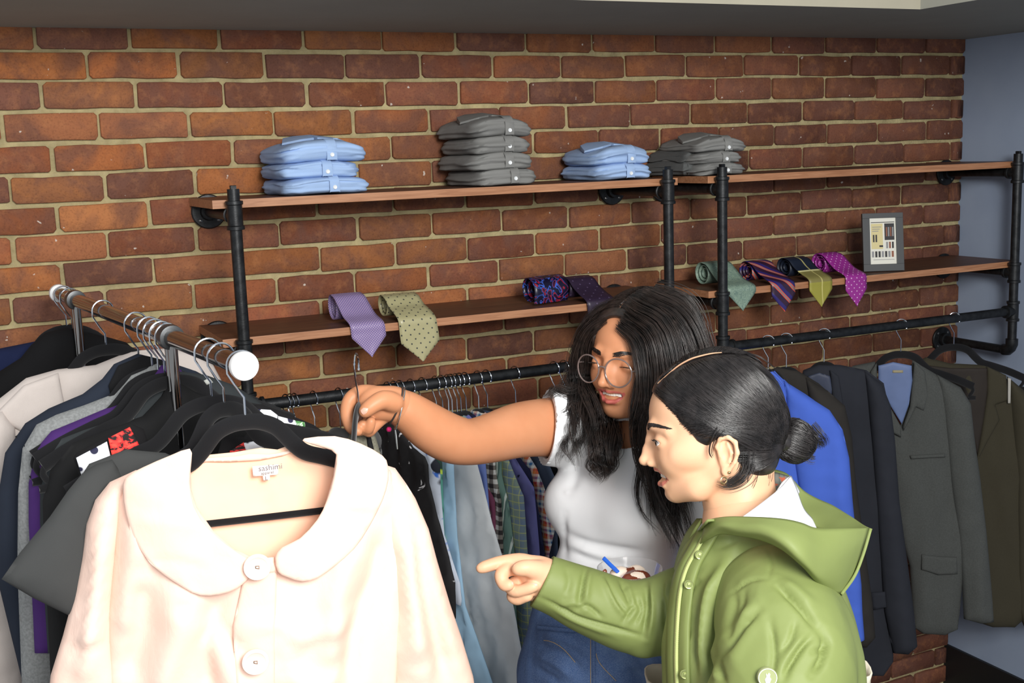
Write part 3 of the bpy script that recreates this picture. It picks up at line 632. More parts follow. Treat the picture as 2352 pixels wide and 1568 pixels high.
panel('neck_tab', pl, qb([(575,1282),(600,1280),(640,1292),(637,1322),(600,1316)], bulge, .02), pc, ct, T=.004, Tb=.0, R=.005, step=.008, base=lambda Q: bulge(Q)+.018, disp=lambda Q: .0015*np.sin(Q[:,0]*700))
btn = plain('shell_button', rgb(236,220,208), .3); bth = plain('button_thread', rgb(150,120,104), .7)
for k, (x, y) in enumerate([(591,1302), (587,1520)]):
    z = .050+.036; a, b = pl.px(x, y, z); cc_ = pl.w(a, b, z-.001)
    bo = MB().lathe(cc_, pl.n, [(-.003,.012),(-.002,.0165),(.001,.0178),(.0025,.0172),(.0028,.0135),(.0016,.0120),(.0014,.002)], 36).build('button', btn, ct)
    MB().tube([pl.w(a-.0022, b-.001, z+.0006), pl.w(a-.0022, b+.002, z+.0018), pl.w(a+.0022, b+.002, z+.0018), pl.w(a+.0022, b-.002, z+.0018), pl.w(a-.0022, b-.001, z+.0006)], .0006, 6).build('thread', bth, bo)
lab = panel('neck_label', pl, q([(580,1072),(640,1068),(640,1092),(582,1096)]), plain('label_ivory', rgb(250,238,230), .7), ct, T=.001, Tb=0, R=.002, step=.008, base=lambda Q: np.full(len(Q), -.004))
text_on(pl, (594, 1083), 'sashimi', .0112, plain('label_ink', rgb(120,112,116), .7), lab, n=-.0022, deg=1)
text_on(pl, (600, 1091), 'apparel', .0058, bpy.data.materials['label_ink'], lab, n=-.0022, deg=1)
st = panel('size_tag', pl, q([(604,1094),(620,1093),(621,1104),(605,1105)]), bpy.data.materials['label_ivory'], ct, T=.001, Tb=0, R=.002, step=.006, base=lambda Q: np.full(len(Q), -.0035))
text_on(pl, (609, 1103), 'L', .008, bpy.data.materials['label_ink'], st, n=-.0015)
# ------------------------------------------------------------------ folded shirts on the top boards
def folded_shirt(cx, cy, z0, wd_, dp, h, yaw, mat, dark, label, group, seed, cat='shirt', top=False, name='folded_shirt'):
    r = random.Random(seed); t = thing(name, label, cat, (cx, cy, z0), group); a = math.radians(yaw); ca, sa = math.cos(a), math.sin(a)
    W = lambda x, y, z: (cx+x*ca-y*sa, cy+x*sa+y*ca, z0+z)
    N = 72; lv = 15; V = []; bulk = 0.016 if top else 0.009
    for k in range(lv):
        s = k/(lv-1); edge = math.sqrt(max(0, 1-(2*s-1)**2)); grooves = 0.0045*abs(math.sin(s*PI*2.5+.6))
        ins = 0.014*(1-edge) - grooves*edge
        for i in range(N):
            th = 2*PI*i/N; c, sn = math.cos(th), math.sin(th); e = 0.28
            x = (wd_/2-ins)*math.copysign(abs(c)**e, c); y = (dp/2-ins)*math.copysign(abs(sn)**e, sn)
            q = mnoise.noise((x*14+seed, y*14, s*3.0)); q2 = mnoise.noise((x*40, y*40+seed, s*9))
            cnr = abs(c*sn)*2; x += q*0.009+cnr*.004*math.sin(seed*3+i*.1); y += q*0.009+q2*.003
            z = h*s + (bulk*(1-abs(x/(wd_/2))**1.6)+q*0.004+q2*.0022)*(0.35+.65*s); z = max(z, 0.0003)
            V.append(W(x, y, z))
    Fc = [[k*N+i, k*N+(i+1) % N, (k+1)*N+(i+1) % N, (k+1)*N+i] for k in range(lv-1) for i in range(N)]
    # top surface: shrinking rings
    b = len(V); rings = 6
    for j in range(1, rings+1):
        f = 1-j/(rings+.3)
        for i in range(N):
            th = 2*PI*i/N; c, sn = math.cos(th), math.sin(th); e = 0.28+.5*(1-f)
            x = (wd_/2-.014)*f*math.copysign(abs(c)**e, c); y = (dp/2-.014)*f*math.copysign(abs(sn)**e, sn)
            q = mnoise.noise((x*14+seed, y*14, 3.0)); V.append(W(x+q*.004, y, h+.0015*math.sin(j)+bulk*(1-(x/(wd_/2))**2)+q*.004))
    for j in range(rings):
        o0 = (lv-1)*N if j == 0 else b+(j-1)*N; o1 = b+j*N
        Fc += [[o0+i, o0+(i+1) % N, o1+(i+1) % N, o1+i] for i in range(N)]
    Fc += [[b+(rings-1)*N+i for i in range(N)], [i for i in range(N)][::-1]]
    m = MB(); m.add(V, Fc); m.build('shirt_body', mat, t, angle=1.4)
    # placket strip over the front edge, button, collar
    px_ = 0.012; pts = [(px_, dp*0.1, h+bulk+.0018), (px_, -dp*.3, h+bulk+.0018), (px_, -dp/2+.012, h+bulk+.0002), (px_, -dp/2-.0035, h*.8+bulk*.6), (px_, -dp/2-.0052, h*.5), (px_, -dp/2-.003, h*.15)]
    m = MB(); wv = .012; PP = spline(pts, 4); VV = []
    for p in PP: VV += [W(p[0]-wv, p[1], p[2]-.001), W(p[0]-wv*.9, p[1]-.0008, p[2]+.0012), W(p[0]+wv*.9, p[1]-.0008, p[2]+.0012), W(p[0]+wv, p[1], p[2]-.001)]
    m.add(VV, [[i*4+k, i*4+k+1, i*4+k+5, i*4+k+4] for i in range(len(PP)-1) for k in range(3)]); pk = m.build('placket', mat, t)
    MB().lathe(W(px_, -dp/2-.0055, h*.5), (sa, -ca, 0), [(-.001,.0045),(.001,.005),(.0018,.0045),(.0012,.003),(.001,.0008)], 14).build('button', dark, pk)
    if top:
        for sg in (-1, 1):
            m = MB(); e = [(sg*.004, -dp*.18), (sg*.045, -dp*.30), (sg*.078, -dp*.12), (sg*.06, dp*.12), (sg*.03, dp*.2), (sg*.0, dp*.02)]
            lo = [W(x, y, h+bulk*(1-(x/(wd_/2))**2)+.001) for x, y in e]; hi = [W(x*.98, y, h+bulk*(1-(x/(wd_/2))**2)+.0065+(.008 if y > 0 else 0)) for x, y in e]; n = len(e)
            m.add(lo+hi, [list(range(n))[::-1], [n+i for i in range(n)]]+[[i, (i+1) % n, n+(i+1) % n, n+i] for i in range(n)]); m.build('collar', mat, t, bevel=.0015)
    return t
skyb = cloth('sky_blue_poplin', rgb(158,184,222), .85, .06, fold=.25); skyd = plain('pearl_button', rgb(225,228,230), .3)
grs = cloth('grey_poplin', rgb(126,126,124), .88, .07, fold=.25); grs2 = cloth('charcoal_poplin', rgb(92,94,94), .88, .08, fold=.25)
def stack(pl_, pr_, pb, n, h, mat, dp, grp, labs, seed, yaw=0, tj=.010, topn=True, z=1.862, names='folded_shirt'):
    a = PZ(pl_[0], pl_[1], z); b = PZ(pr_[0], pr_[1], z); wd_ = abs(b[0]-a[0]); cx = (a[0]+b[0])/2; fy = min(-dp-.01, pb); cy = fy+dp/2
    r = random.Random(seed); zz = z
    for k in range(n):
        hh = h*r.uniform(.93, 1.07); folded_shirt(cx+r.uniform(-tj, tj), cy+r.uniform(-.003, .003), zz, wd_*r.uniform(.96, 1.0), dp, hh, yaw+r.uniform(-2, 2), mat, skyd, labs[k], grp, seed*10+k, top=(k == n-1 and topn), name=names); zz += hh-.0006+.004
Gs = 'folded shirts on the top boards'
stack((612,448), (850,442), -.262, 3, .034, skyb, .235, Gs, ['folded light blue shirt, bottom of the left blue stack', 'folded light blue shirt, middle of the left blue stack', 'folded light blue shirt, top of the left blue stack'], 3)
stack((1036,428), (1272,424), -.262, 4, .034, grs, .235, Gs, ['folded grey shirt, bottom of the tall grey stack', 'folded grey shirt, second from bottom of the tall grey stack', 'folded grey shirt, third from bottom of the tall grey stack', 'folded grey shirt, top of the tall grey stack'], 5)
stack((1278,415), (1452,410), -.255, 2, .035, skyb, .225, Gs, ['folded light blue shirt under another beside the tall grey stack', 'folded light blue shirt on top beside the tall grey stack'], 8)
stack((1630,405), (1816,400), -.255, 3, .027, grs, .22, Gs, ['folded grey shirt, bottom of the stack behind the right unit post', 'folded grey shirt, middle of the stack behind the right unit post', 'folded grey shirt, top of the stack behind the right unit post'], 12, z=1.862)
stack((1545,405), (1622,404), -.20, 2, .028, grs2, .19, Gs, ['folded charcoal shirt, lower one between the two shelf units', 'folded charcoal shirt, upper one between the two shelf units'], 15, topn=False)
# ------------------------------------------------------------------ rolled ties
def uvmat(name, fn, rough=.45, **kw):
    m = NT(name); uv = m.n('ShaderNodeUVMap'); fn(m, uv.outputs[0]); m.set(rough=rough, **kw); m.bump(m.noise(uv.outputs[0], 900, 2), .12, .0005); return m.m
def stripes(cols, per, ang=0.0):
    def f(m, uv):
        mp = m.n('ShaderNodeMapping'); mp.inputs['Rotation'].default_value = (0, 0, ang); m.l(uv, mp.inputs[0]); x = m.sep(mp.outputs[0])[0]
        fr = m.math('FRACT', m.math('DIVIDE', x, per)); m.set(col=m.ramp(fr, cols, 'CONSTANT'))
    return f
def dots(bg, fg, per, rad=.16):
    def f(m, uv):
        mp = m.n('ShaderNodeMapping'); mp.inputs['Rotation'].default_value = (0, 0, PI/4); mp.inputs['Scale'].default_value = (1/per,)*3; m.l(uv, mp.inputs[0]); fr = m.n('ShaderNodeVectorMath', operation='FRACTION'); m.l(mp.outputs[0], fr.inputs[0]); s = m.sep(fr.outputs[0])
        d = m.math('SQRT', m.math('ADD', m.math('POWER', m.math('SUBTRACT', s[0], .5), 2), m.math('POWER', m.math('SUBTRACT', s[1], .5), 2)))
        m.set(col=m.mix(m.math('LESS_THAN', d, rad), bg, fg))
    return f
def rolled_tie(x, y0, mat, label, w_=.084, r0=.032, tipz=-.085, yaw=0, over=True, seed=0, z=1.5565, lining=None, slant=0.0, flat=1.0):
    t = thing('rolled_tie', label, 'tie', (x, y0, z), 'rolled ties on the lower boards'); P = []
    turns = 2.6
    for i in range(64):
        s = i/63; th = PI*0.5-(1-s)*turns*2*PI; r = r0*(.30+.70*s)
        P.append((y0+r*math.cos(th)*1.0, z+.0012+r0*flat+r*math.sin(th)*flat, 0))
    # leave over the top, forward and down over the front edge
    fe = -.2835
    top = P[-1]; path = [(top[0], top[1])]
    if over: path += [(top[0]-r0*.75, top[1]-.006), (top[0]-r0*1.45, top[1]-.024), (max(fe+.02, top[0]-r0*2.3), z+.020), (fe-.004, z+.004), (fe-.006, z-.02), (fe-.006, z-.045), (fe-.0065, z+tipz)]
    else: path += [(top[0]-r0*.8, top[1]-.008), (top[0]-r0*1.15, z+r0), (top[0]-r0*1.0, z+.004)]
    sp = spline([(a, b, 0) for a, b in path], 6); P = P[:-1]+[tuple(p) for p in sp]
    L = [0]; 
    for i in range(1, len(P)): L.append(L[-1]+math.hypot(P[i][0]-P[i-1][0], P[i][1]-P[i-1][1]))
    tot = L[-1]; ya = math.radians(yaw); m = MB(); nx = 9; V = []; UV = []
    for side in (0, 1):
        for i, (p, l) in enumerate(zip(P, L)):
            a = P[min(i+1, len(P)-1)]; b = P[max(i-1, 0)]; ty, tz = a[0]-b[0], a[1]-b[1]; n_ = math.hypot(ty, tz)+1e-9; ny, nz = -tz/n_, ty/n_
            if True: ny, nz = -ny, -nz
            rem = tot-l; 
            wl = w_*(.62+.38*min(1, l/tot*1.15)); hw = wl/2
            if over: hw_ = hw*min(1, max(0.02, rem/.048))
            else: hw_ = hw
            for k in range(nx):
                s = (k/(nx-1)*2-1); xx = s*hw_; cr = .0016*(1-s*s)
                off = (.0009+cr*.5)*(1 if side == 0 else -1)
                yy = p[0]+ny*off; zz = p[1]+nz*off; sh = slant*max(0, l-(tot-.2))
                yy += mnoise.noise((l*20+seed, s*1.5, 2))*.002
                X = xx+sh; V.append((x+X*math.cos(ya)+(yy-y0)*-math.sin(ya)*0, yy+X*math.sin(ya), zz)); UV.append((xx, l))
    n = len(P)*nx; Fc = []
    for side in (0, 1):
        for i in range(len(P)-1):
            for k in range(nx-1):
                q = [side*n+i*nx+k, side*n+i*nx+k+1, side*n+(i+1)*nx+k+1, side*n+(i+1)*nx+k]; Fc.append(q if side == 0 else q[::-1])
    for i in range(len(P)-1):
        Fc += [[i*nx, (i+1)*nx, n+(i+1)*nx, n+i*nx], [i*nx+nx-1, n+i*nx+nx-1, n+(i+1)*nx+nx-1, (i+1)*nx+nx-1]]
    me = bpy.data.meshes.new('tie'); me.from_pydata(V, [], Fc); uvl = me.uv_layers.new(name='flat'); li = np.zeros(len(me.loops), int); me.loops.foreach_get('vertex_index', li); uvl.data.foreach_set('uv', np.array(UV)[li].ravel())
    link('blade', me, mat, t); return t
def tx(x, y, Y=-.29): return float(PY(x, y, Y)[0])
lilac = uvmat('lilac_weave', dots(rgb(122,106,158), rgb(190,168,184), .0045, .28))
olive = uvmat('olive_silk', dots(rgb(166,160,122), rgb(62,64,60), .016, .13), .35)
def redblue(m, uv):
    w_ = m.n('ShaderNodeTexNoise', inp={'Scale': 26.0, 'Detail': 1.0, 'Distortion': 2.0}); m.l(uv, w_.inputs['Vector']); m.set(col=m.ramp(w_.outputs['Fac'], [(0, rgb(20,18,44)), (.46, rgb(20,18,44)), (.5, rgb(62,96,190)), (.535, rgb(24,20,50)), (.57, rgb(150,30,52)), (.63, rgb(24,20,46))], 'CONSTANT'))
rb = uvmat('navy_red_silk', redblue, .35)
dkp = uvmat('dark_plum_silk', dots(rgb(46,34,54), rgb(90,76,104), .02, .1), .4)
def pais(m, uv):
    n_ = m.noise(uv, 70, 3, .6, 2.5); m.set(col=m.ramp(n_, [(.4, rgb(112,134,120)), (.5, rgb(140,160,142)), (.56, rgb(104,126,116))]))
sage = uvmat('sage_paisley', pais, .5)
rep = uvmat('regimental_stripe', stripes([(0, rgb(50,28,52)), (.42, rgb(214,84,56)), (.49, rgb(132,120,122)), (.62, rgb(214,84,56)), (.69, rgb(48,40,104))], .036, PI/4), .4)
def tart(m, uv):
    s = m.sep(uv); v = s[1]; u_ = s[0]
    big = m.ramp(m.math('MULTIPLY', v, 2.2), [(0, rgb(26,34,50)), (.86, rgb(26,34,50)), (.87, rgb(214,206,150)), (.885, rgb(130,122,70)), (1.0, rgb(152,146,60))], 'CONSTANT')
    ln = m.math('LESS_THAN', m.math('ABSOLUTE', m.math('SUBTRACT', u_, .004)), .0022); m.set(col=m.mix(m.math('MULTIPLY', ln, .6), big, rgb(214,204,130)))
tar = uvmat('olive_navy_tartan', tart, .5)
mag = uvmat('magenta_dots', dots(rgb(150,44,140), rgb(226,186,222), .0135, .13), .5)
Gt = 'tie'
rolled_tie(tx(832,745), -.175, lilac, 'rolled lilac tie hanging over the left lower board', tipz=-.075, seed=1, slant=.10)
rolled_tie(tx(950,738), -.19, olive, 'rolled olive tie with small dark motifs', w_=.098, tipz=-.10, seed=2, flat=.85, slant=.10)
rolled_tie(tx(1255,700, -.2), -.19, rb, 'crumpled navy tie with red and blue swirls, lying whole on the board', over=False, w_=.112, r0=.037, seed=3, yaw=12, flat=.9)
rolled_tie(tx(1372,690), -.18, dkp, 'rolled dark plum tie just above the glasses wearer', tipz=-.08, seed=4, flat=.9, slant=.10)
rolled_tie(tx(1698,672), -.17, sage, 'rolled sage green paisley tie behind the right unit post', tipz=-.062, seed=5, w_=.092, slant=.06)
rolled_tie(tx(1792,665), -.18, rep, 'rolled maroon and blue diagonally striped tie', tipz=-.078, seed=6, w_=.08, flat=.9, slant=.08)
rolled_tie(tx(1880,655), -.18, tar, 'rolled tartan tie, navy with a mustard tip', tipz=-.075, seed=7, w_=.082, flat=.9, slant=.06)
rolled_tie(tx(1962,650), -.175, mag, 'rolled magenta tie with pale dots beside the picture frame', tipz=-.085, seed=8, w_=.078, flat=.95, slant=.06)
# ------------------------------------------------------------------ picture frame
fb = PZ(1983, 624, 1.5565); fbr = PZ(2076, 621, 1.5565); fu = (fbr-fb)[:2]; fw = float(np.linalg.norm(fu)); fu = np.array([fu[0], fu[1], 0])/fw
fpl = Plane(fb, fu, tilt=-.16); hN = fpl.n
fw = min(fw, .165); fh = .172
t = thing('picture_frame', 'dark grey picture frame with a printed clothing flyer on the right lower board', 'picture frame', fb)
def fbox(nm, u0, u1, v0, v1, n0, n1, mat, par, bev=.001):
    V = [fpl.w(u, v, n) for u in (u0, u1) for v in (v0, v1) for n in (n0, n1)]; m = MB(); m.add(V, [[0,1,3,2],[4,6,7,5],[0,4,5,1],[2,3,7,6],[0,2,6,4],[1,5,7,3]]); return m.build(nm, mat, par, smooth=False, bevel=bev)
fm_ = plain('frame_grey', rgb(64,66,68), .55); mar = .021
for nm, a in (('frame_bar', (0, fw, 0, mar)), ('frame_bar', (0, fw, fh-mar*.7, fh)), ('frame_bar', (0, mar, mar, fh-mar*.7)), ('frame_bar', (fw-mar, fw, mar, fh-mar*.7))): fbox(nm, *a, -.007, .007, fm_, t)
pr = fbox('print', mar-.002, fw-mar+.002, mar-.002, fh-mar*.7+.002, -.004, .002, plain('flyer_paper', rgb(222,220,208), .5), t, 0)
fbox('back_board', .004, fw-.004, .004, fh-.004, -.009, -.0071, plain('hardboard', rgb(90,70,50), .8), t, 0)
ink = plain('flyer_ink', rgb(40,38,40), .6); crm = plain('flyer_cream', rgb(214,200,146), .6); rd_ = plain('flyer_brown', rgb(140,84,60), .6); gy = plain('flyer_grey', rgb(140,140,142), .6)
iw = fw-2*mar; ih = fh-1.7*mar; I = lambda a, b, c, d, mat, nm='print_block', n=.0026: fbox(nm, mar+a*iw, mar+b*iw, mar+c*ih, mar+d*ih, .0019, n, mat, pr, 0)
I(.06,.95,.90,.915,ink); I(.06,.50,.33,.88,crm); I(.57,.94,.52,.88,ink)
for k, (a, b, c, d) in enumerate([(.12,.18,.48,.64),(.22,.28,.48,.64),(.36,.50,.37,.41)]): I(a,b,c,d,ink,'printed_figure',.0029)
for k in range(4): I(.62+k*.08,.67+k*.08,.60,.80,[rd_,gy,rd_,gy][k],'printed_figure',.0029)
for k in range(3): I(.62+k*.11,.69+k*.11,.34,.48,[gy,rd_,ink][k],'printed_figure')
for k in range(7): I(.07+k*.125,.15+k*.125,.15,.28,[gy,ink,ink,gy,ink,gy,rd_][k],'printed_figure')
for k in range(3): I(.10,.44-.05*k,.80-.045*k,.815-.045*k,gy,'printed_line',.0028)
I(.12,.92,.09,.10,gy,'printed_line')
# easel strut
MB().tube([fpl.w(fw/2, fh*.6, -.009), fpl.w(fw/2, fh*.6, -.009)*[1,0,0]+np.array([0, fpl.w(fw/2,0,0)[1]+.06, 1.5575])], .003, 8).build('strut', fm_, t)
# ------------------------------------------------------------------ shirts on the left wall rail
def gingham(c1, c2, c3, per):
    def f(m, uv):
        s = m.sep(uv); a = m.math('LESS_THAN', m.math('FRACT', m.math('DIVIDE', s[0], per)), .5); b = m.math('LESS_THAN', m.math('FRACT', m.math('DIVIDE', s[1], per)), .5)
        m.set(col=m.ramp(m.math('MULTIPLY', m.math('ADD', a, b), .5), [(0, c1), (.25, c2), (.75, c3)], 'CONSTANT'))
    return f
def plaid(bg, l1, l2, per):
    def f(m, uv):
        s = m.sep(uv); col = bg
        for ax, p_, th, c in ((0, per, .35, l1), (1, per, .35, l1), (0, per*.5, .12, l2), (1, per*.5, .14, l2)):
            k = m.math('MULTIPLY', m.math('LESS_THAN', m.math('FRACT', m.math('DIVIDE', s[ax], p_)), th), .5); col = m.mix(k, col, c)
        m.set(col=col)
    return f
def multi(m, uv):
    s = m.sep(uv); p_ = .030; a = m.math('FRACT', m.math('DIVIDE', s[0], p_)); b = m.math('FRACT', m.math('DIVIDE', s[1], p_))
    cols = [(0, rgb(222,226,222)), (.2, rgb(60,110,160)), (.4, rgb(226,222,210)), (.6, rgb(214,128,66)), (.8, rgb(190,60,60))]
    m.set(col=m.mix(.5, m.ramp(a, cols, 'CONSTANT'), m.ramp(b, cols, 'CONSTANT')))
def splat(bg, fg, sc, th, fg2=None):
    def f(m, uv):
        n_ = m.noise(uv, sc, 3, .6, .8); c = m.mix(m.ramp(n_, [(th, (0,0,0,1)), (th+.03, (1,1,1,1))]), bg, fg)
        if fg2: c = m.mix(m.ramp(m.noise(uv, sc*.6, 2), [(.62, (0,0,0,1)), (.64, (1,1,1,1))]), c, fg2)
        m.set(col=c)
    return f
RS = 'shirts on the left wall rail'; HS = 'hangers on the left wall rail'
RAILZ = 1.402
def wall_hook(px):   # point on the rail line in image column px
    lo, hi = .2, 2.75
    for _ in range(40):
        mid = (lo+hi)/2; c = RW.T@(np.array([mid, PYS, RAILZ])-CW); x = c[0]/c[2]*FPX+1176
        if x < px: lo = mid
        else: hi = mid
    return np.array([mid, PYS, RAILZ])
sm_ = {}
def SMt(k, col, **kw):
    if k not in sm_: sm_[k] = cloth(k, col, .88, .07, **kw)
    return sm_[k]
wallshirts = [
 # hook px, material, name, label, right-hand outline px from the shoulder down, bottom px
 (890, uvmat('black_white_specks', splat(rgb(20,18,20), rgb(206,204,206), 34, .66), .8), 'dotted_blouse', 'black blouse with white specks, right behind the peach coat', [(870,985),(925,1015),(965,1060),(985,1110),(1005,1190),(1022,1250),(1045,1340)], 1420, 'blouse'),
 (905, uvmat('blue_floral', splat(rgb(200,208,222), rgb(60,112,206), 15, .60, rgb(24,28,40)), .8), 'floral_blouse', 'white blouse with vivid blue flowers and navy hem', [(930,1000),(985,1060),(1012,1130),(1020,1230),(1040,1290),(1056,1340),(1060,1378)], 1392, 'blouse'),
 (918, uvmat('green_floral', splat(rgb(88,158,140), rgb(196,224,80), 16, .58, rgb(30,60,50)), .8), 'green_print_shirt', 'green and lime print shirt showing beside the black blouse', [(950,1010),(1000,1058),(1016,1100),(1020,1200)], 1380, 'shirt'),
 (943, SMt('ice_blue', rgb(156,190,214)), 'light_blue_shirt', 'light blue shirt hanging left of the long white one', [(985,1035),(1030,1065),(1044,1120),(1050,1240),(1068,1390),(1100,1480),(1130,1568)], 1750, 'shirt'),
 (970, SMt('pearl_white', rgb(206,210,212)), 'white_shirt', 'long pearl white shirt, widest of the hanging shirts', [(1040,1045),(1085,1065),(1112,1130),(1130,1200),(1152,1275),(1180,1400),(1197,1490),(1196,1568)], 1750, 'shirt'),
 (1000, SMt('periwinkle', rgb(112,132,194)), 'periwinkle_shirt', 'periwinkle blue shirt right of the long white one', [(1070,1050),(1105,1065),(1118,1110),(1127,1215)], 1560, 'shirt'),
 (1014, SMt('maroon', rgb(120,64,88)), 'maroon_shirt', 'maroon shirt between periwinkle and gingham shirts', [(1085,1050),(1118,1090),(1136,1150),(1142,1270)], 1560, 'shirt'),
 (1028, uvmat('black_gingham', gingham(rgb(216,214,206), rgb(120,114,106), rgb(46,40,40), .022), .85), 'gingham_shirt', 'black and white gingham shirt', [(1100,1045),(1138,1085),(1150,1150),(1156,1275)], 1560, 'shirt'),
 (1036, uvmat('green_white_stripe', stripes([(0, rgb(108,140,128)), (.7, rgb(206,216,206)), (.84, rgb(84,112,104))], .030, .12), .85), 'striped_shirt', 'green shirt with pale stripes beside the gingham shirt', [(1120,1042),(1152,1090),(1168,1160),(1182,1275)], 1560, 'shirt'),
 (1047, uvmat('yellow_plaid', plaid(rgb(132,150,140), rgb(112,134,168), rgb(206,210,112), .036), .85), 'plaid_shirt', 'long plaid shirt in faded green, blue and yellow', [(1140,1042),(1182,1075),(1202,1140),(1210,1250),(1224,1430),(1210,1568)], 1750, 'shirt'),
 (1056, SMt('lavender', rgb(112,112,168)), 'lavender_shirt', 'lavender blue shirt right of the faded plaid shirt', [(1165,1040),(1205,1070),(1226,1120),(1240,1270),(1236,1400)], 1600, 'shirt'),
 (1068, SMt('ink_navy', rgb(32,34,62)), 'navy_shirt', 'narrow dark navy shirt beside the bright check shirt', [(1185,1040),(1218,1080),(1238,1180),(1250,1275)], 1560, 'shirt'),
 (1097, uvmat('bright_check', multi, .85), 'check_shirt', 'bright red, blue and orange check shirt by the jeans', [(1200,1040),(1232,1075),(1252,1130),(1276,1205),(1268,1240),(1260,1276)], 1500, 'shirt'),
 (1117, SMt('slate_denim', rgb(72,84,104)), 'denim_shirt', 'slate denim shirt behind the white T-shirt sleeve', [(1215,1035),(1262,1070),(1284,1120),(1280,1220)], 1450, 'shirt'),
 (1182, SMt('soft_black', rgb(26,26,28)), 'black_shirt', 'black shirt hanging beside the white T-shirt waist', [(1270,1035),(1298,1080),(1306,1200),(1304,1300)], 1500, 'shirt'),
]
WU = np.array([.30, -.954, 0])
for i, (hx, mt, nm, lab, R_, bot, cat) in enumerate(wallshirts):
    hk = wall_hook(hx); u = turned(WU, rnd.uniform(-3, 3))
    hcolr = ['velvet hanger behind the peach coat shoulder, wall rail', 'velvet hanger holding the blue-flowered blouse', 'velvet hanger holding the green print shirt', 'velvet hanger holding the light blue shirt', 'velvet hanger holding the long white shirt', 'velvet hanger holding the periwinkle shirt', 'velvet hanger holding the maroon shirt', 'velvet hanger holding the gingham shirt', 'velvet hanger holding the green striped shirt', 'velvet hanger holding the faded plaid shirt', 'velvet hanger holding the lavender shirt', 'velvet hanger holding the narrow navy shirt', 'velvet hanger holding the bright check shirt', 'velvet hanger holding the slate denim shirt', 'velvet hanger holding the black shirt, above the bent arm'][i]
    make_hanger(hk, u, hcolr, HS, drop=.088, rr=.0135, w=.60, flipu=1)
    pl = Plane(hk+np.array([0,0,-.1]), u)
    t = thing(nm, lab, cat, hk+np.array([0,0,-.1]), RS)
    c0 = (0, -.000); R2 = pxpoly(pl, R_)
    # shoulder to hem on the near side; the far side mirrors the shoulder width
    umax = max(p[0] for p in R2); vt = -.02
    far = [(-.19, -.075), (-.06, -.012)]; vb = pl.px(R_[-1][0], bot)[1]
    lowR = [p for p in R2 if p[1] < -.085]; ue = max(.13, lowR[0][0])
    O = [(0, .020), (.028, .017), (.06, -.004), (.085, -.026), (.125, -.042), (min(ue, .175), -.060)] + lowR + [(R2[-1][0]*.985, vb), (-.20, vb), (-.21, -.30), (-.185, -.070), (-.125, -.042), (-.085, -.026), (-.06, -.004), (-.028, .017)]
    # keep the polygon simple
    panel('body', pl, O, mt, t, T=.010, Tb=.010, R=.03, step=.016, disp=lambda Q, i=i: vfold(.010, 46, 40+i)(Q)-.008*np.abs(fnoise(Q, 34, 70+i, (1, .12))))
for k, (px_, lb) in enumerate(zip((657, 667, 677, 720, 778, 1272, 1295, 1328), ['leftmost bare hanger hook on the wall rail', 'second bare hanger from the left on the wall rail', 'third bare hanger from the left on the wall rail', 'bare hanger left of the raised hand on the wall rail', 'bare hanger just behind the raised hand', 'hanger behind the long wavy hair, furthest left of three', 'hanger behind the long wavy hair, middle of three', 'hanger behind the long wavy hair, furthest right of three'])):
    make_hanger(wall_hook(px_), turned(WU, rnd.uniform(-6, 6)), lb, HS, drop=.088, rr=.0135, w=.95)
# ------------------------------------------------------------------ suit jackets on the right wall rail
HJ = 'hangers on the right wall rail'; GJ = 'jackets on the right wall rail'
def jacket(hx, u, mt, nm, lab, hlab, body, sleeve, lining=None, neck=None, lapels=(), pockets=(), seed=0, bar=True, T=.022, extra=None, cat='jacket'):
    hk = wall_hook(hx); make_hanger(hk, u, hlab, HJ, drop=.088, rr=.0135, w=1.0 if hx > 2000 else .6)
    pl = Plane(hk+np.array([0,0,-.1]), u); t = thing(nm, lab, cat, hk+np.array([0,0,-.1]), GJ)
    q = lambda P: pxpoly(pl, P)
    panel('body', pl, q(body), mt, t, T=T, Tb=.02, R=.04, step=.014, disp=lambda Q: vfold(.010, 12, seed)(Q)-.014*np.abs(fnoise(Q, 10, seed+1, (1, .15))), holes=())
    if lining is not None: panel('lining', pl, q(neck), lining, t, T=.003, Tb=0, R=.01, step=.012, base=lambda Q: np.full(len(Q), T+.001), disp=vfold(.004, 20, seed+2))
    for P in sleeve: panel('sleeve', pl, q(P), mt, t, T=.032, Tb=.02, R=.045, step=.014, base=lambda Q: np.full(len(Q), .010), disp=lambda Q: .012*fnoise(Q, 13, seed+4, (1, .2))-.012*np.abs(fnoise(Q, 12, seed+8, (1, .15)))+.003*fnoise(Q, 30, seed+6))
    for P in lapels: panel('lapel', pl, q(P), mt, t, T=.006, Tb=.0, R=.008, step=.012, base=lambda Q: np.full(len(Q), T+.002))
    for P in pockets: panel('pocket_flap', pl, q(P), mt, t, T=.005, Tb=.0, R=.006, step=.012, base=lambda Q: np.full(len(Q), T+.007))
    if extra: extra(pl, t, q)
    return pl, t
JU = np.array([.80, -.60, 0])
suitb = cloth('black_suiting', rgb(30,30,32), .9, .1, weave=700, bump=.3); royal = cloth('royal_blue', rgb(74,106,204), .85, .06); brn = cloth('brown_black_suiting', rgb(46,43,40), .9, .08, weave=700)
char = cloth('charcoal_suiting', rgb(40,42,49), .9, .1, weave=700); wool = cloth('grey_wool', rgb(74,76,74), .95, .06, weave=240, bump=.6, heather=.14); olv = cloth('olive_brown_suiting', rgb(60,56,44), .92, .08, weave=400, heather=.06)
lbl = cloth('blue_satin_lining', rgb(96,112,150), .5, .15)
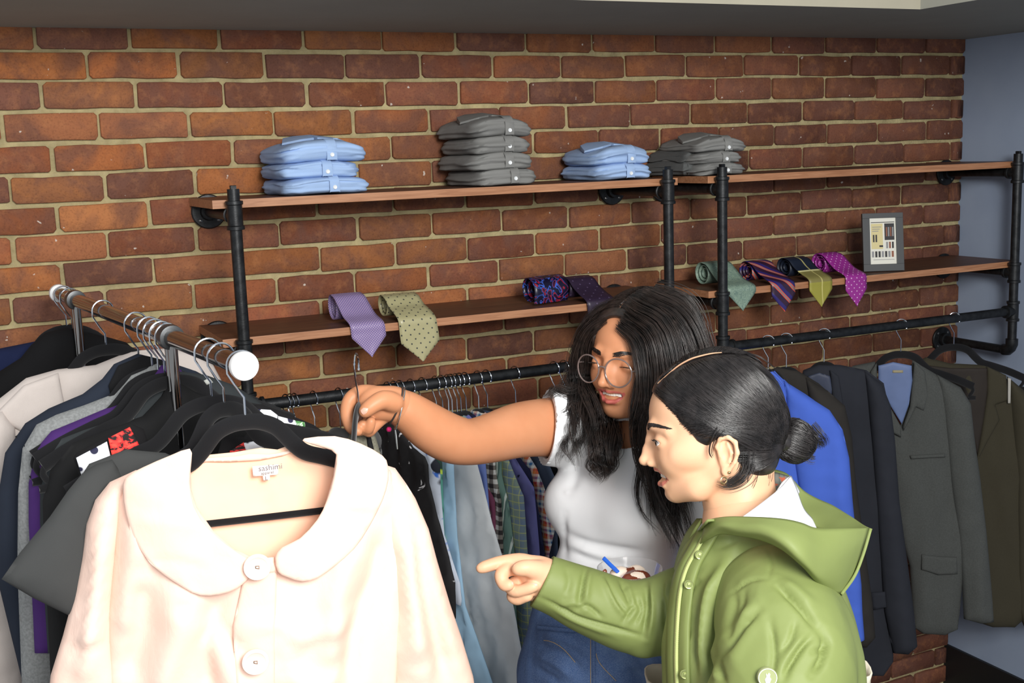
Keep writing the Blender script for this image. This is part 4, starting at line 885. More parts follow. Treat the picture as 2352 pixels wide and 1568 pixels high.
jacket(1764, JU, royal, 'royal_blue_blazer', 'royal blue blazer sleeve showing behind the low hair bun', 'velvet hanger holding the royal blue blazer', [(1780,850),(1810,880),(1850,905),(1900,940),(1930,1000),(1945,1100),(1950,1300),(1950,1500),(1700,1500),(1660,1100),(1680,900),(1740,855)],
       [[(1800,872),(1850,905),(1905,940),(1935,985),(1950,1050),(1958,1150),(1968,1250),(1978,1340),(1980,1400),(1985,1465),(1960,1478),(1925,1475),(1890,1400),(1860,1250),(1830,1100),(1810,960)]], seed=3)
jacket(1806, JU, brn, 'brown_black_jacket', 'very dark brown jacket hanging just right of the royal blue blazer', 'velvet hanger holding the very dark brown jacket', [(1785,842),(1830,850),(1880,880),(1925,920),(1950,980),(1960,1100),(1975,1530),(1760,1530),(1740,1100),(1740,900),(1760,855)],
       [[(1850,865),(1900,895),(1940,930),(1956,1000),(1965,1100),(1985,1250),(2003,1380),(2010,1460),(1990,1482),(1960,1480),(1930,1300),(1890,1100),(1860,960)]], seed=5)
jacket(1893, JU, char, 'charcoal_jacket', 'dark charcoal jacket between the very dark brown and grey wool ones', 'velvet hanger holding the dark charcoal jacket', [(1880,836),(1930,838),(1990,850),(2030,880),(2045,950),(2050,1100),(2052,1400),(2052,1520),(2030,1552),(1990,1552),(1960,1540),(1900,1540),(1840,1100),(1830,900),(1845,850)],
       [[(1985,850),(2025,880),(2045,930),(2055,1010),(2065,1150),(2085,1300),(2098,1400),(2106,1480),(2085,1498),(2050,1495),(2030,1400),(2015,1200),(2000,1000)]], lining=lbl and cloth('dark_satin', rgb(56,62,80), .5, .2), neck=[(1855,860),(1880,852),(1905,860),(1912,890),(1905,915),(1880,905),(1858,885)], lapels=[[(1905,845),(1925,860),(1935,920),(1950,1010),(1930,1010),(1912,930),(1908,880)]], pockets=[[(1998,1352),(2030,1350),(2034,1385),(2002,1392)]], seed=7)
def wool_x(pl, t, q):
    panel('brand_label', pl, q([(2046,846),(2070,846),(2070,852),(2046,852)]), plain('woven_label', rgb(150,140,110), .7), t, T=.001, Tb=0, R=.002, step=.006, base=lambda Q: np.full(len(Q), .027))
    panel('welt_pocket', pl, q([(2086,1040),(2165,1036),(2166,1044),(2088,1048)]), wool, t, T=.003, Tb=0, R=.003, step=.01, base=lambda Q: np.full(len(Q), .029))
jacket(2070, turned(JU, 4), wool, 'grey_wool_jacket', 'grey wool jacket with blue lining and flap pocket', 'velvet hanger inside the grey wool jacket', [(2010,830),(2012,900),(2040,930),(2068,978),(2085,930),(2092,850),(2096,826),(2150,858),(2205,895),(2225,960),(2230,1100),(2215,1300),(2205,1400),(2200,1445),(2170,1458),(2120,1455),(2098,1440),(2090,1300),(2060,1200),(2040,1000),(1990,900),(1935,860),(1960,840)],
       [[(2150,858),(2205,888),(2228,925),(2236,1000),(2250,1100),(2264,1220),(2275,1340),(2281,1425),(2250,1428),(2212,1418),(2208,1340),(2200,1250),(2180,1100),(2165,960)]], lining=lbl, neck=[(2014,836),(2048,828),(2090,836),(2092,870),(2084,925),(2068,970),(2040,925),(2014,890)],
       lapels=[[(2096,826),(2120,850),(2128,905),(2118,940),(2100,930),(2085,960),(2072,985),(2070,975),(2086,930),(2092,870)], [(2010,830),(1996,850),(1994,910),(2030,980),(2066,1000),(2066,975),(2038,925),(2012,895)]], pockets=[[(2112,1265),(2150,1270),(2192,1272),(2194,1310),(2150,1312),(2111,1300)]], seed=9, extra=wool_x)
olv_in = cloth('dark_brown_lining', rgb(44,38,34), .7, .1)
def olv_x(pl, t, q):
    panel('breast_square', pl, q([(2306,862),(2313,864),(2312,920),(2306,920)]), plain('basting_thread', rgb(170,166,158), .8), t, T=.001, Tb=0, R=.002, step=.008, base=lambda Q: np.full(len(Q), .036))
jacket(2192, turned(JU, 6), olv, 'olive_brown_jacket', 'olive brown jacket at the right end of the wall rail', 'large velvet hanger inside the olive brown jacket', [(2128,820),(2180,834),(2262,838),(2300,858),(2345,900),(2372,950),(2375,1400),(2330,1440),(2280,1440),(2250,1430),(2230,1300),(2225,1100),(2180,950),(2130,880),(2105,830)],
       [[(2310,862),(2350,895),(2382,960),(2395,1100),(2400,1430),(2350,1436),(2335,1400),(2330,1100)]], lining=olv_in, neck=[(2130,836),(2180,842),(2262,842),(2265,880),(2255,960),(2240,1040),(2215,950),(2160,880)],
       lapels=[[(2262,838),(2305,858),(2312,915),(2280,925),(2290,960),(2262,1010),(2236,1060),(2250,980),(2262,900)]], seed=11, extra=olv_x)
# ------------------------------------------------------------------ people
Rx, Uy, Bz = RW[:,0].copy(), -RW[:,1].copy(), -RW[:,2].copy()
def skinmat(name, base, blush, lip=False):
    m = NT(name); co = m.coord(); a = m.noise(co, 14, 3); b = m.noise(co, 900, 2)
    m.set(col=m.ramp(a, [(.3, base), (.7, blush)]), rough=.46, spec=.35, sss=.10); m.b.inputs['Subsurface Radius'].default_value = (.010, .004, .002); m.b.inputs['Subsurface Scale'].default_value = .6
    m.bump(b, .12, .0004); return m.m
def hairmat(name, c1, c2, rough=.32):
    m = NT(name); co = m.coord(); a = m.noise(co, 60, 3); m.set(col=m.ramp(a, [(.35, c1), (.7, c2)]), rough=rough, spec=.55); return m.m
def basis(yaw, pitch, roll):
    # yaw: from facing the lens towards image left; pitch: up; roll: crown towards image right
    y, p, r = map(math.radians, (yaw, pitch, roll)); f = (-Rx*math.sin(y)+Bz*math.cos(y))*math.cos(p)+Uy*math.sin(p)
    up = Uy*math.cos(r)+Rx*math.sin(r); up = up-f*(up@f); up /= np.linalg.norm(up); l = np.cross(up, f); return np.stack([f, l, up], 1)
def bbx(L, m=.03):
    P = np.array([PD(x, y, d) for x, y, d, r in L]); R_ = np.array([r for x, y, d, r in L])[:, None]
    return (P-R_).min(0)-m, (P+R_).max(0)+m
def plane_cut(F, p0, n):
    n = np.array(n, float); n /= np.linalg.norm(n); F.g = np.maximum(F.g, ((F.ax[0][:,None,None]-p0[0])*n[0]+(F.ax[1][None,:,None]-p0[1])*n[1]+(F.ax[2][None,None,:]-p0[2])*n[2]).astype(np.float32))
def snap(V, p0, n, tol=.0032):
    n = np.array(n, float); n /= np.linalg.norm(n); d = (V-np.array(p0))@n; m = d > -tol; V = V.copy(); V[m] -= n*d[m][:, None]; return V
class Head:
    def __init__(s, O, B, res=.0021, scale=1.0, pad=None): s.O = np.array(O, float); s.B = B; s.k = scale; s.res = res
    def P(s, p): return s.O + s.B @ (np.array(p, float)*s.k)
def sym(fn):
    for sg in (1, -1): fn(sg)
MOUTH = {
 'grin': {'upper': [(.083,.029,-.0275,.0026), (.0965,.015,-.0268,.0040), (.1035,0,-.0262,.0048)], 'lower': [(.083,.029,-.0275,.0028), (.0945,.014,-.0425,.0056), (.1005,0,-.0462,.0066)], 'gap': [(.087,.0265,-.0280,.0012), (.0945,.020,-.0315,.0040), (.1005,.011,-.0350,.0056), (.104,0,-.0360,.0062)]},
 'smile': {'upper': [(.083,.0315,-.0345,.0026), (.0975,.0165,-.0258,.0040), (.1050,0,-.0246,.0048)], 'lower': [(.083,.0315,-.0360,.0026), (.0935,.0155,-.0462,.0052), (.0990,0,-.0485,.0062)], 'gap': [(.0845,.0305,-.0350,.0014), (.0925,.0235,-.0345,.0042), (.1005,.012,-.0350,.0060), (.106,0,-.0355,.0070)]}}
def head_field(h, neck, eye_open=.0042, mouth=.0050, smile=1.0, ears=(1, -1), mo=0.0, crease=0, mk='grin'):
    """head modelled in its own axes (x forward, y its left, z up), meshed, then placed"""
    F = Field((-.12, -.105, -.20), (.145, .105, .165), h.res)
    F.ell((.011,0,.052), (.094,.074,.090), k=.01)
    F.ell((.048,0,.060), (.065,.065,.064), k=.02)
    F.ell((.055,0,.004), (.055,.058,.058), k=.02)
    F.ell((.064,0,-.034), (.034,.038,.034), k=.018)
    for g in (1, -1):
        F.chain([(.004,g*.057,-.018), (.045,g*.040,-.048), (.076,g*.012,-.060)], [.015,.0155,.0125], k=.020)
        F.ell((.0745,g*.035,-.006), (.0235,.021,.021), k=.018)
        F.ell((.052,g*.055,.004), (.028,.011,.018), k=.016)
        F.chain([(.086,g*.050,.036), (.105,g*.026,.041), (.110,g*.006,.037)], [.0065,.0075,.0065], k=.012)
    F.ell((.0815,0,-.0595), (.0115,.016,.0125), k=.010)
    for g in (1, -1): F.ell((.119,g*.032,.021), (.0165,.0165,.0110), k=.013, op='s')
    F.chain([(.1085,0,.034), (.1135,0,.020), (.1185,0,.005), (.1240,0,-.010)], [.0068,.0062,.0062,.0070], k=.007)
    F.chain([(.103,0,.032), (.1045,0,.008), (.1075,0,-.008)], [.0085,.0105,.0120], k=.008)
    F.ell((.1235,0,-.0125), (.0082,.0080,.0070), k=.005)
    for g in (1, -1):
        F.ell((.1120,g*.0108,-.0150), (.0085,.0050,.0060), k=.005)
        F.ell((.1150,g*.0060,-.0215), (.0045,.0028,.0030), k=.002, op='s')
        F.ell((.0945,g*.0335,.0205), (.0136,.0142,.0124), k=.005)
    cz = -.0235-.004*(1-smile)
    for g in (1, -1):
        for key, op_, kk in (('upper', 'u', .004), ('lower', 'u', .004), ('gap', 's', .0015)):
            F.chain([(x, g*y, z) for x, y, z, r in MOUTH[mk][key]], [r for x, y, z, r in MOUTH[mk][key]], k=kk, op=op_)
        F.chain([(.099,g*.0235,-.010), (.090,g*.034,-.026), (.084,g*.036,-.036)], [.0004,.0010*crease,.0004], k=.005, op='s') if crease else None   # smile crease
        F.chain([(.1095,g*.0215,.0185), (.1095,g*.0330,.0190), (.1045,g*.0415,.0185), (.0985,g*.0475,.0180)], [eye_open*.4,eye_open,eye_open*.9,eye_open*.3], k=.0012, op='s')
    F.ell((.1015,0,-.0535-mo*.6), (.006,.012,.0040), k=.006, op='s')
    for g in ears:
        F.ell((.004,g*.0715,.004), (.013,.0050,.025), k=.006)
        ring = [(.013,g*.0735,.000), (.018,g*.0755,.014), (.013,g*.078,.026), (.002,g*.081,.029), (-.008,g*.083,.021), (-.0105,g*.0835,.006), (-.006,g*.081,-.008), (.001,g*.078,-.018)]
        F.chain(ring, [.0026,.0028,.0032,.0034,.0034,.0032,.0030,.0032], k=.003)
        F.chain([(.003,g*.0770,.020), (-.002,g*.0780,.006), (.002,g*.0770,-.008)], [.002,.0026,.002], k=.003)
        F.ell((.006,g*.0750,-.021), (.0070,.0042,.0085), k=.004)
        F.ell((.007,g*.0800,.002), (.0055,.0060,.0095), k=.003, op='s'); F.ell((.010,g*.0800,.017), (.0045,.0045,.005), k=.003, op='s')
    F.chain([(-.018,0,-.02)]+[p for p, r in neck], [.050]+[r for p, r in neck], k=.022)
    V, Q = F.mesh('head', smooth=1)
    return V, Q
def lipdist(V, mk='grin'):     # how far outside the lips a point lies, seen from the front
    d = np.full(len(V), 1.0); W_ = V[:, 1:]
    for key in ('upper', 'lower'):
        L = MOUTH[mk][key]; P = spline([(y, z, r) for x, y, z, r in L], 4)
        for g in (1, -1):
            for a, b in zip(P[:-1], P[1:]):
                A, B = np.array([a[0]*g, a[1]]), np.array([b[0]*g, b[1]]); ab = B-A; t = np.clip(((W_-A)@ab)/(ab@ab+1e-12), 0, 1); d = np.minimum(d, np.linalg.norm(W_-(A+t[:,None]*ab), axis=1)-(a[2]+(b[2]-a[2])*t)*(.72 if key == 'lower' else .5))
    d[V[:, 0] < .078] = 1
    return d
def unite(name, parts, mats, parent):
    objs = []
    for i, (V, Q, mi) in enumerate(parts):
        o = field_object(name if i == 0 else 'tmp', V, Q, mats, parent if i == 0 else None, matidx=mi if mi is not None else np.zeros(len(Q))); objs.append(o)
    base = objs[0]; ok = True
    try:
        for o in objs[1:]:
            md = base.modifiers.new('join', 'BOOLEAN'); md.operation = 'UNION'; md.object = o; md.solver = 'MANIFOLD'
        bpy.context.view_layer.update(); ev = base.evaluated_get(bpy.context.evaluated_depsgraph_get()); me = bpy.data.meshes.new_from_object(ev)
        n0 = sum(len(o.data.polygons) for o in objs)
        ok = len(me.polygons) > n0*0.6
    except Exception as e: ok = False; print('UNITE', e)
    print('UNITE', name, ok, len(me.polygons) if ok else None, n0)
    base.modifiers.clear()
    if not ok:
        bm = bmesh.new()
        for o in objs: bm.from_mesh(o.data)
        me = bpy.data.meshes.new(name); bm.to_mesh(me); bm.free()
    if len(me.materials) == 0:
        for m_ in mats: me.materials.append(m_)
    base.data = me; me.polygons.foreach_set('use_smooth', [True]*len(me.polygons))
    for o in objs[1:]: bpy.data.objects.remove(o)
    return base
def vnormals(V, Q):
    n = np.cross(V[Q[:,2]]-V[Q[:,0]], V[Q[:,3]]-V[Q[:,1]]); N = np.zeros_like(V)
    for i in range(4): np.add.at(N, Q[:, i], n)
    return N/(np.linalg.norm(N, axis=1)[:, None]+1e-12)
def sculpt(V, Q, lines, seed=0, namp=0, nscale=12, ridge=0):
    """press folds into a garment: lines (points [(x, y)] in the photograph's frame resolved on the near surface, depth amp in m, width in m)"""
    N = vnormals(V, Q); c = (V-CW)@RW; px = np.stack([c[:,0]/c[:,2]*FPX+1176, c[:,1]/c[:,2]*FPX+784], 1); s = FPX/np.median(c[:,2])
    face = np.clip(((CW-V)*N).sum(1)/np.linalg.norm(CW-V, axis=1)*2.5, 0, 1); dz = np.zeros(len(V))
    for P, a, wd_ in lines:
        PP = np.array([(p[0], p[1]) for p in spline([(x, y, 0) for x, y in P], 5)]); d = polydist(px, PP, False)/s
        e = np.minimum(np.linalg.norm(px-PP[0], axis=1), np.linalg.norm(px-PP[-1], axis=1))/s; L = sum(np.linalg.norm(PP[i+1]-PP[i]) for i in range(len(PP)-1))/s
        dz += a*np.exp(-(d/wd_)**2)*np.clip(.15+e/(.3*L), 0, 1)*face
    if namp: dz += namp*np.array([mnoise.noise(Vector((v[0]*nscale+seed, v[1]*nscale, v[2]*nscale*.6))) for v in V])
    if ridge: dz += np.array([ridge*(.5-abs(mnoise.noise(Vector((v[0]*nscale*.9+seed+3, v[1]*nscale*.9, v[2]*nscale*.45))))*2.2)*.6+ridge*.35*(.3-abs(mnoise.noise(Vector((v[0]*nscale*2.2+seed, v[1]*nscale*2.2, v[2]*nscale*1.4))))*2) for v in V])
    return V+N*dz[:, None]
def loft(name, rows, mat, parent, th=.003, nu=6, nv=6, disp=None):
    R0 = [spline([PD(*p) if len(p) == 3 else p for p in r], nu) for r in rows]; n = len(R0[0]); cols = [spline([R0[j][i] for j in range(len(R0))], nv) for i in range(n)]
    m = len(cols[0]); V = [cols[i][j] for j in range(m) for i in range(n)]
    Fc = [[j*n+i, j*n+i+1, (j+1)*n+i+1, (j+1)*n+i] for j in range(m-1) for i in range(n-1)]
    V = np.array(V); A = V[[f[0] for f in Fc]]; nn = np.cross(V[[f[2] for f in Fc]]-A, V[[f[3] for f in Fc]]-V[[f[1] for f in Fc]])
    if (nn*(CW-A)).sum() < 0: Fc = [f[::-1] for f in Fc]
    if disp is not None: N = vnormals(V, np.array(Fc)); V = V+N*np.array([disp*mnoise.noise(Vector(v*17)) for v in V])[:, None]
    me = bpy.data.meshes.new(name); me.from_pydata([tuple(map(float, v)) for v in V], [], Fc); o = link(name, me, mat, parent)
    md = o.modifiers.new('thickness', 'SOLIDIFY'); md.thickness = th; md.offset = -1; return o
def bundle(guide, n, rad, r, rg, wave=.004, wf=3.0, m=26, spread=None, flat=(1, 1), tip=.35, locks=0):
    """strands along a guide polyline (Mx3), gathered in wavy locks; rad: radius list along it"""
    G = np.array(spline(guide, 8)); T = np.linspace(0, 1, len(G)); t = np.linspace(0, 1, m); C0 = np.stack([np.interp(t, T, G[:, i]) for i in range(3)], 1); rr = np.interp(t, np.linspace(0, 1, len(rad)), rad)
    tg = np.gradient(C0, axis=0); tg /= np.linalg.norm(tg, axis=1)[:, None]; a = np.cross(tg, Bz); a /= np.linalg.norm(a, axis=1)[:, None]+1e-9; b = np.cross(tg, a); out = []
    nl = locks or max(1, n//22); L_ = []
    for _ in range(nl): L_.append((rg.uniform(0, 2*PI), math.sqrt(rg.uniform(.10, 1)), rg.uniform(0, 2*PI), wave*rg.uniform(.5, 1.4), rg.uniform(.85, 1.2)*wf, 1-rg.random()*tip*.5, rg.uniform(-.6, .6)))
    for i in range(n):
        th, q, ph, amp, f, L, tw = L_[i % nl]; o1, o2 = rg.gauss(0, 1), rg.gauss(0, 1); sp = np.clip(.0045*(1-t**2)+.0016, 0, 1)*(1 if nl > 1 else 0)
        if nl == 1: th, q = rg.uniform(0, 2*PI), math.sqrt(rg.uniform(.1, 1))
        th_ = th+tw*t; L *= 1-rg.random()*.12; k = max(6, int(m*L))
        P = C0+a*(np.cos(th_)*q*rr*flat[0]+o1*sp)[:, None]+b*(np.sin(th_)*q*rr*flat[1]+o2*sp)[:, None]
        e = np.clip(t-.12, 0, 1)**1.1; P = P+a*(amp*e*np.sin(2*PI*f*t+ph+o1*.12))[:, None]+b*(amp*.8*e*np.cos(2*PI*f*t+ph+o2*.12))[:, None]
        out.append((P[:k], r*rg.uniform(.7, 1.2)))
    return out
# ------------------------------------------------------------------ person in the green jacket
sk2 = skinmat('skin_fair_brown', rgb(226,176,140), rgb(232,184,150)); lip2 = plain('lips_rose', rgb(204,124,108), .35); hr2 = hairmat('hair_black', rgb(26,24,25), rgb(50,46,46), .34)
W2 = thing('person', 'person in an olive green hooded jacket, low hair bun, pointing at the rack', 'person', (float(PD(1740,1500,1.66)[0]), float(PD(1740,1500,1.66)[1]), 0))
H2 = Head(PD(1671, 1035, 1.735), basis(98, -2, 0), .0021)
# crown tilted slightly towards the lens
def tilt_to_lens(B, deg):
    a = math.radians(deg); f = B[:,0]; up = B[:,2]*math.cos(a)+np.cross(f, B[:,2])*math.sin(a)*(1 if np.cross(f, B[:,2])@Bz > 0 else -1); l = np.cross(up, f); return np.stack([f, l, up], 1)
H2.B = tilt_to_lens(H2.B, 1)
V, Q = head_field(H2, [((-.016,0,-.085), .049), ((-.040,0,-.150), .056), ((-.055,0,-.185), .070)], eye_open=.0038, mouth=.0075, mo=.0042, crease=0, mk='smile')
V2l, Q2l = V, Q; mi = (lipdist(V[Q].mean(1), 'smile') < .0).astype(int); Vw = H2.O+V@H2.B.T
# pointing hand and forearm (her right)
def pts(L): return [PD(x, y, d) for x, y, d, r in L], [r for x, y, d, r in L]
F = Field(np.minimum.reduce([PD(1080,1250,1.70), PD(1400,1450,1.85), PD(1080,1250,1.85), PD(1400,1450,1.70)])-.03, np.maximum.reduce([PD(1080,1250,1.70), PD(1400,1450,1.85), PD(1080,1250,1.85), PD(1400,1450,1.70)])+.03, .0016)
def ch(F, L, k=.004, op='u', n=3):
    p, r = pts(L)
    if len(p) > 2 and n > 1:
        q_ = spline([np.append(a, b) for a, b in zip(p, r)], n); p = [v[:3] for v in q_]; r = [max(.001, v[3]) for v in q_]
    F.chain(p, r, k, op=op)
F.ell(PD(1236,1330,1.778), (.031,.016,.034), R=np.stack([Rx, Bz, Uy], 1), k=.008); F.ell(PD(1212,1302,1.772), (.024,.015,.018), R=np.stack([Rx, Bz, Uy], 1), k=.010)
ch(F, [(1215,1300,1.775,.0150), (1190,1289,1.775,.0112), (1150,1291,1.772,.0088), (1121,1299,1.768,.0078), (1103,1305,1.765,.0066)], .005)
ch(F, [(1272,1326,1.778,.0170), (1240,1312,1.757,.0148), (1210,1304,1.744,.0108), (1189,1306,1.741,.0090)], .005)
ch(F, [(1195,1302,1.775,.0100), (1166,1308,1.765,.0098), (1151,1322,1.757,.0092), (1158,1342,1.751,.0082), (1170,1343,1.746,.0076)], .0035)
ch(F, [(1200,1325,1.785,.0100), (1174,1346,1.768,.0094), (1184,1357,1.757,.0086), (1208,1353,1.750,.0080), (1226,1347,1.746,.0074)], .003)
ch(F, [(1212,1350,1.79,.0090), (1177,1366,1.775,.0084), (1188,1377,1.765,.0076), (1206,1371,1.757,.0070), (1214,1369,1.755,.0064)], .0025)
ch(F, [(1238,1345,1.78,.022), (1215,1360,1.785,.012)], .008)
ch(F, [(1240,1325,1.776,.026), (1270,1335,1.778,.0245), (1330,1360,1.785,.026), (1390,1390,1.792,.027)], .012)
Vh, Qh = F.mesh('hand', smooth=1)
# hidden torso and near arm joining the parts under the jacket
F = Field(PD(1700,1450,1.68)-np.array([.42,.42,.55]), PD(1700,1450,1.68)+np.array([.35,.35,.35]), .006)
ch(F, [(1700,1170,1.74,.045), (1715,1230,1.72,.050), (1738,1360,1.72,.052), (1750,1480,1.71,.085), (1752,1700,1.70,.10)], .03)
ch(F, [(1745,1355,1.71,.040), (1772,1388,1.66,.034), (1805,1480,1.60,.032), (1806,1560,1.57,.030), (1775,1680,1.54,.028)], .01)
ch(F, [(1730,1345,1.74,.040), (1690,1370,1.80,.036), (1560,1410,1.81,.034), (1440,1415,1.802,.028), (1370,1380,1.792,.026)], .01)
Vt, Qt = F.mesh('torso', smooth=1)
body2 = unite('body', [(Vw, Q, mi), (Vh, Qh, None), (Vt, Qt, None)], [sk2, lip2], W2)
# finger nails
nail = plain('finger_nail', rgb(226,176,156), .3)
def nailat(x, y, d, ax, r=.0052, par=W2, up=None):
    n = MB(); c = PD(x, y, d); a = np.array(ax, float)[0]*Rx+np.array(ax, float)[1]*-Uy; a /= np.linalg.norm(a); b = np.cross(a, Bz); V_ = []
    for i in range(5):
        for j in range(5):
            s, t_ = (i-2)/2, (j-2)/2; V_.append(c+a*s*r*1.1*(1-.12*t_*t_)+b*t_*r*.85*(1-.1*s*s)+Bz*(-.0022*t_*t_-.0012*s*s))
    n.add(V_, [[i*5+j, (i+1)*5+j, (i+1)*5+j+1, i*5+j+1] for i in range(4) for j in range(4)]); n.build('finger_nail', nail, par)
nailat(1190,1303,1.7335,(-1,.15),.0056); nailat(1171,1342,1.7395,(1,.1),.0048); nailat(1226,1346,1.7395,(1,-.15),.0052); nailat(1212,1369,1.7495,(1,-.1),.0044)
# eye, lashes, brow, teeth
white = plain('eye_white', rgb(228,222,218), .2); iris = plain('iris_dark', rgb(34,22,16), .1)
def face_parts(h, par, hm, open_=.0036, lash=.0009, brow_n=200, seed=1, br=.00034, er=.0124, tz=0, bw=1.0, bx=.0008, hv=None):
    from mathutils.bvhtree import BVHTree
    hv = BVHTree.FromPolygons([tuple(map(float, v)) for v in hv[0]], [list(map(int, q)) for q in hv[1]])
    rg = random.Random(seed)
    for g in (1, -1):
        c = h.P((.0945, g*.0335, .0192)); f = h.B[:,0]
        m = MB(); n = 14
        for i in range(n+1):
            for j in range(18):
                th = PI*i/n; ph = 2*PI*j/18; m.v.append(tuple(c+h.B@np.array([math.cos(th), math.sin(th)*math.cos(ph), math.sin(th)*math.sin(ph)])*er))
        m.f = [[i*18+j, i*18+(j+1)%18, (i+1)*18+(j+1)%18, (i+1)*18+j] for i in range(n) for j in range(18)]; m.mi = [1 if i < 3 else 0 for i in range(n) for j in range(18)]
        m.build('eyeball', [white, iris], par)
        ex_ = lambda s: .0945+.0128*math.cos(s*1.15)
        L = [h.P((ex_(s), g*(.0335+.0135*s), .0186+open_*(1-s*s)*1.05)) for s in np.linspace(-1, 1, 9)]
        L = [p+f*.0006+h.B[:,1]*g*.0006 for p in L]; lines = [(np.array(spline(L, 3)), lash)]
        for k in range(22):
            s = rg.uniform(-.9, 1); b_ = h.P((ex_(s)+.0006, g*(.0335+s*.0138), .0188+open_*(1-s*s))); lines.append((np.array([b_, b_+h.B@np.array([.0026,g*.0016*(s+.6),-.0010]), b_+h.B@np.array([.0042,g*.0034*(s+.6),.0004])]), .00032))
        strands('eyelashes', lines, hm, par, kind=None)
        lines = []
        for k in range(brow_n):
            s = rg.random(); y = g*(.012+s*.044); x = .1125-.034*s**2.0; z = .0385+.008*math.sin(min(1, s*1.25)*PI*.55)-.007*s*s+rg.uniform(-.0028, .0028)*bw*(1.1-s*.8); l0_ = [np.array(hv.find_nearest(Vector((x+.004+a, y+g*b, z+c_)))[0])+np.array([.0007,g*.0004,0]) for a, b, c_ in ((0,0,0),(-.001,.0040,.0012),(-.004,.0085,.0006))]; lines.append((np.array([h.P(p_) for p_ in l0_]), br))
        strands('eyebrow', lines, hm, par, kind='stuff')
    tm = plain('teeth_white', rgb(240,236,226), .25) if 'teeth_white' not in bpy.data.materials else bpy.data.materials['teeth_white']
    for row, (z0, z1, xo) in enumerate([(-.0262, -.0345-tz, -.0004)]):
        for k in (range(-5, 5) if tz else range(-4, 4)):
            a0 = (k+.03)*.0052; a1 = (k+.97)*.0052; m = MB(); fx = lambda y: .0990+(.0012 if tz else 0)-(14.0 if tz else 11.0)*y*y+xo
            V_ = [h.P((fx(y)+dx, y, z)) for y in (a0, (a0+a1)/2, a1) for z in (z0, z1+(.0009 if k in (-3, 2) else 0)) for dx in ((-.004), (.0000 if y != (a0+a1)/2 else .0006))]
            m.add(V_, [[0,1,5,4],[4,5,9,8],[2,6,7,3],[6,10,11,7],[1,3,7,5],[5,7,11,9],[0,4,6,2],[4,8,10,6],[0,2,3,1],[8,9,11,10]]); m.build('tooth', tm, par)
    V_ = []
    m = MB().tube([h.P((.082,y,-.036)) for y in (-.02, 0, .02)], .011, 10); m.build('mouth_inside', plain('mouth_dark', rgb(90,36,34), .5) if 'mouth_dark' not in bpy.data.materials else bpy.data.materials['mouth_dark'], par)
face_parts(H2, W2, hr2, .0038, seed=3, brow_n=340, br=.00045, tz=.0016, bw=1.2, lash=.0014, hv=(V2l, Q2l))
# hair: shell, combed strands, bun
def hair_shell(h, par, hm, part=None, cutf=None, grow=.007, nape=False):
    F = Field((-.125, -.10, -.10), (.14, .10, .175), .003)
    F.ell((.010,0,.054), (.094+grow,.075+grow,.092+grow), k=.01); F.ell((.040,0,.066), (.068+grow,.063+grow,.062+grow), k=.02)
    if nape: F.ell((-.034,0,-.008), (.040,.056,.040), k=.02)
    if cutf: cutf(F)
    V, Q = F.mesh('hair', smooth=2); return h.O+V@h.B.T, Q
def surf(d, grow=.009):     # radius of the hair surface in head axes along direction d from (0,0,.055)
    c = np.array([0,0,.055]); R_ = 0
    for cc, r in (((.010,0,.054), (.094,.075,.092)), ((.040,0,.066), (.068,.063,.062))):
        r = np.array(r)+grow; o = (c-np.array(cc))/r; dd = d/r; A = dd@dd; B_ = o@dd; C_ = o@o-1; disc = B_*B_-A*C_
        if disc > 0: R_ = max(R_, (-B_+math.sqrt(disc))/A)
    return c+d*R_
def nrm(v): v = np.array(v, float); return v/np.linalg.norm(v)
def cut2(F):
    # clear the face, the ears and the nape below the hairline
    F.ell((.128,0,-.010), (.108,.115,.101), k=.006, op='s'); F.ell((.070,0,-.075), (.078,.12,.085), k=.006, op='s')
    F.ell((.014,.085,-.004), (.026,.03,.033), k=.004, op='s'); F.ell((.014,-.085,-.004), (.026,.03,.033), k=.004, op='s'); F.ell((.044,.086,-.002), (.022,.03,.024), k=.006, op='s'); F.ell((.044,-.086,-.002), (.022,.03,.024), k=.006, op='s'); F.ell((.01,0,-.120), (.09,.1,.062), k=.008, op='s')
    F.chain([surf(nrm((1,.16,.55)), .006), surf(nrm((.80,.26,.9)), .006), surf(nrm((.45,.30,1)), .006), surf(nrm((.0,.26,1)), .006)], [.0060,.0062,.0055,.0025], k=.0015, op='s')
Vs, Qs = hair_shell(H2, W2, hr2, cutf=cut2, grow=.005, nape=True)
hairo = field_object('hair', Vs, Qs, hr2, W2)
rg = random.Random(5); lines = []
bunL = np.array([-.088, 0, .014])
HL = [(.104,.012,.045), (.088,.045,.028), (.070,.062,.004), (.052,.070,-.017), (.034,.074,-.025), (.012,.076,-.022)]
def hlpt(q): k = min(4, int(q*5)); f = q*5-k; return np.array(HL[k])*(1-f)+np.array(HL[k+1])*f
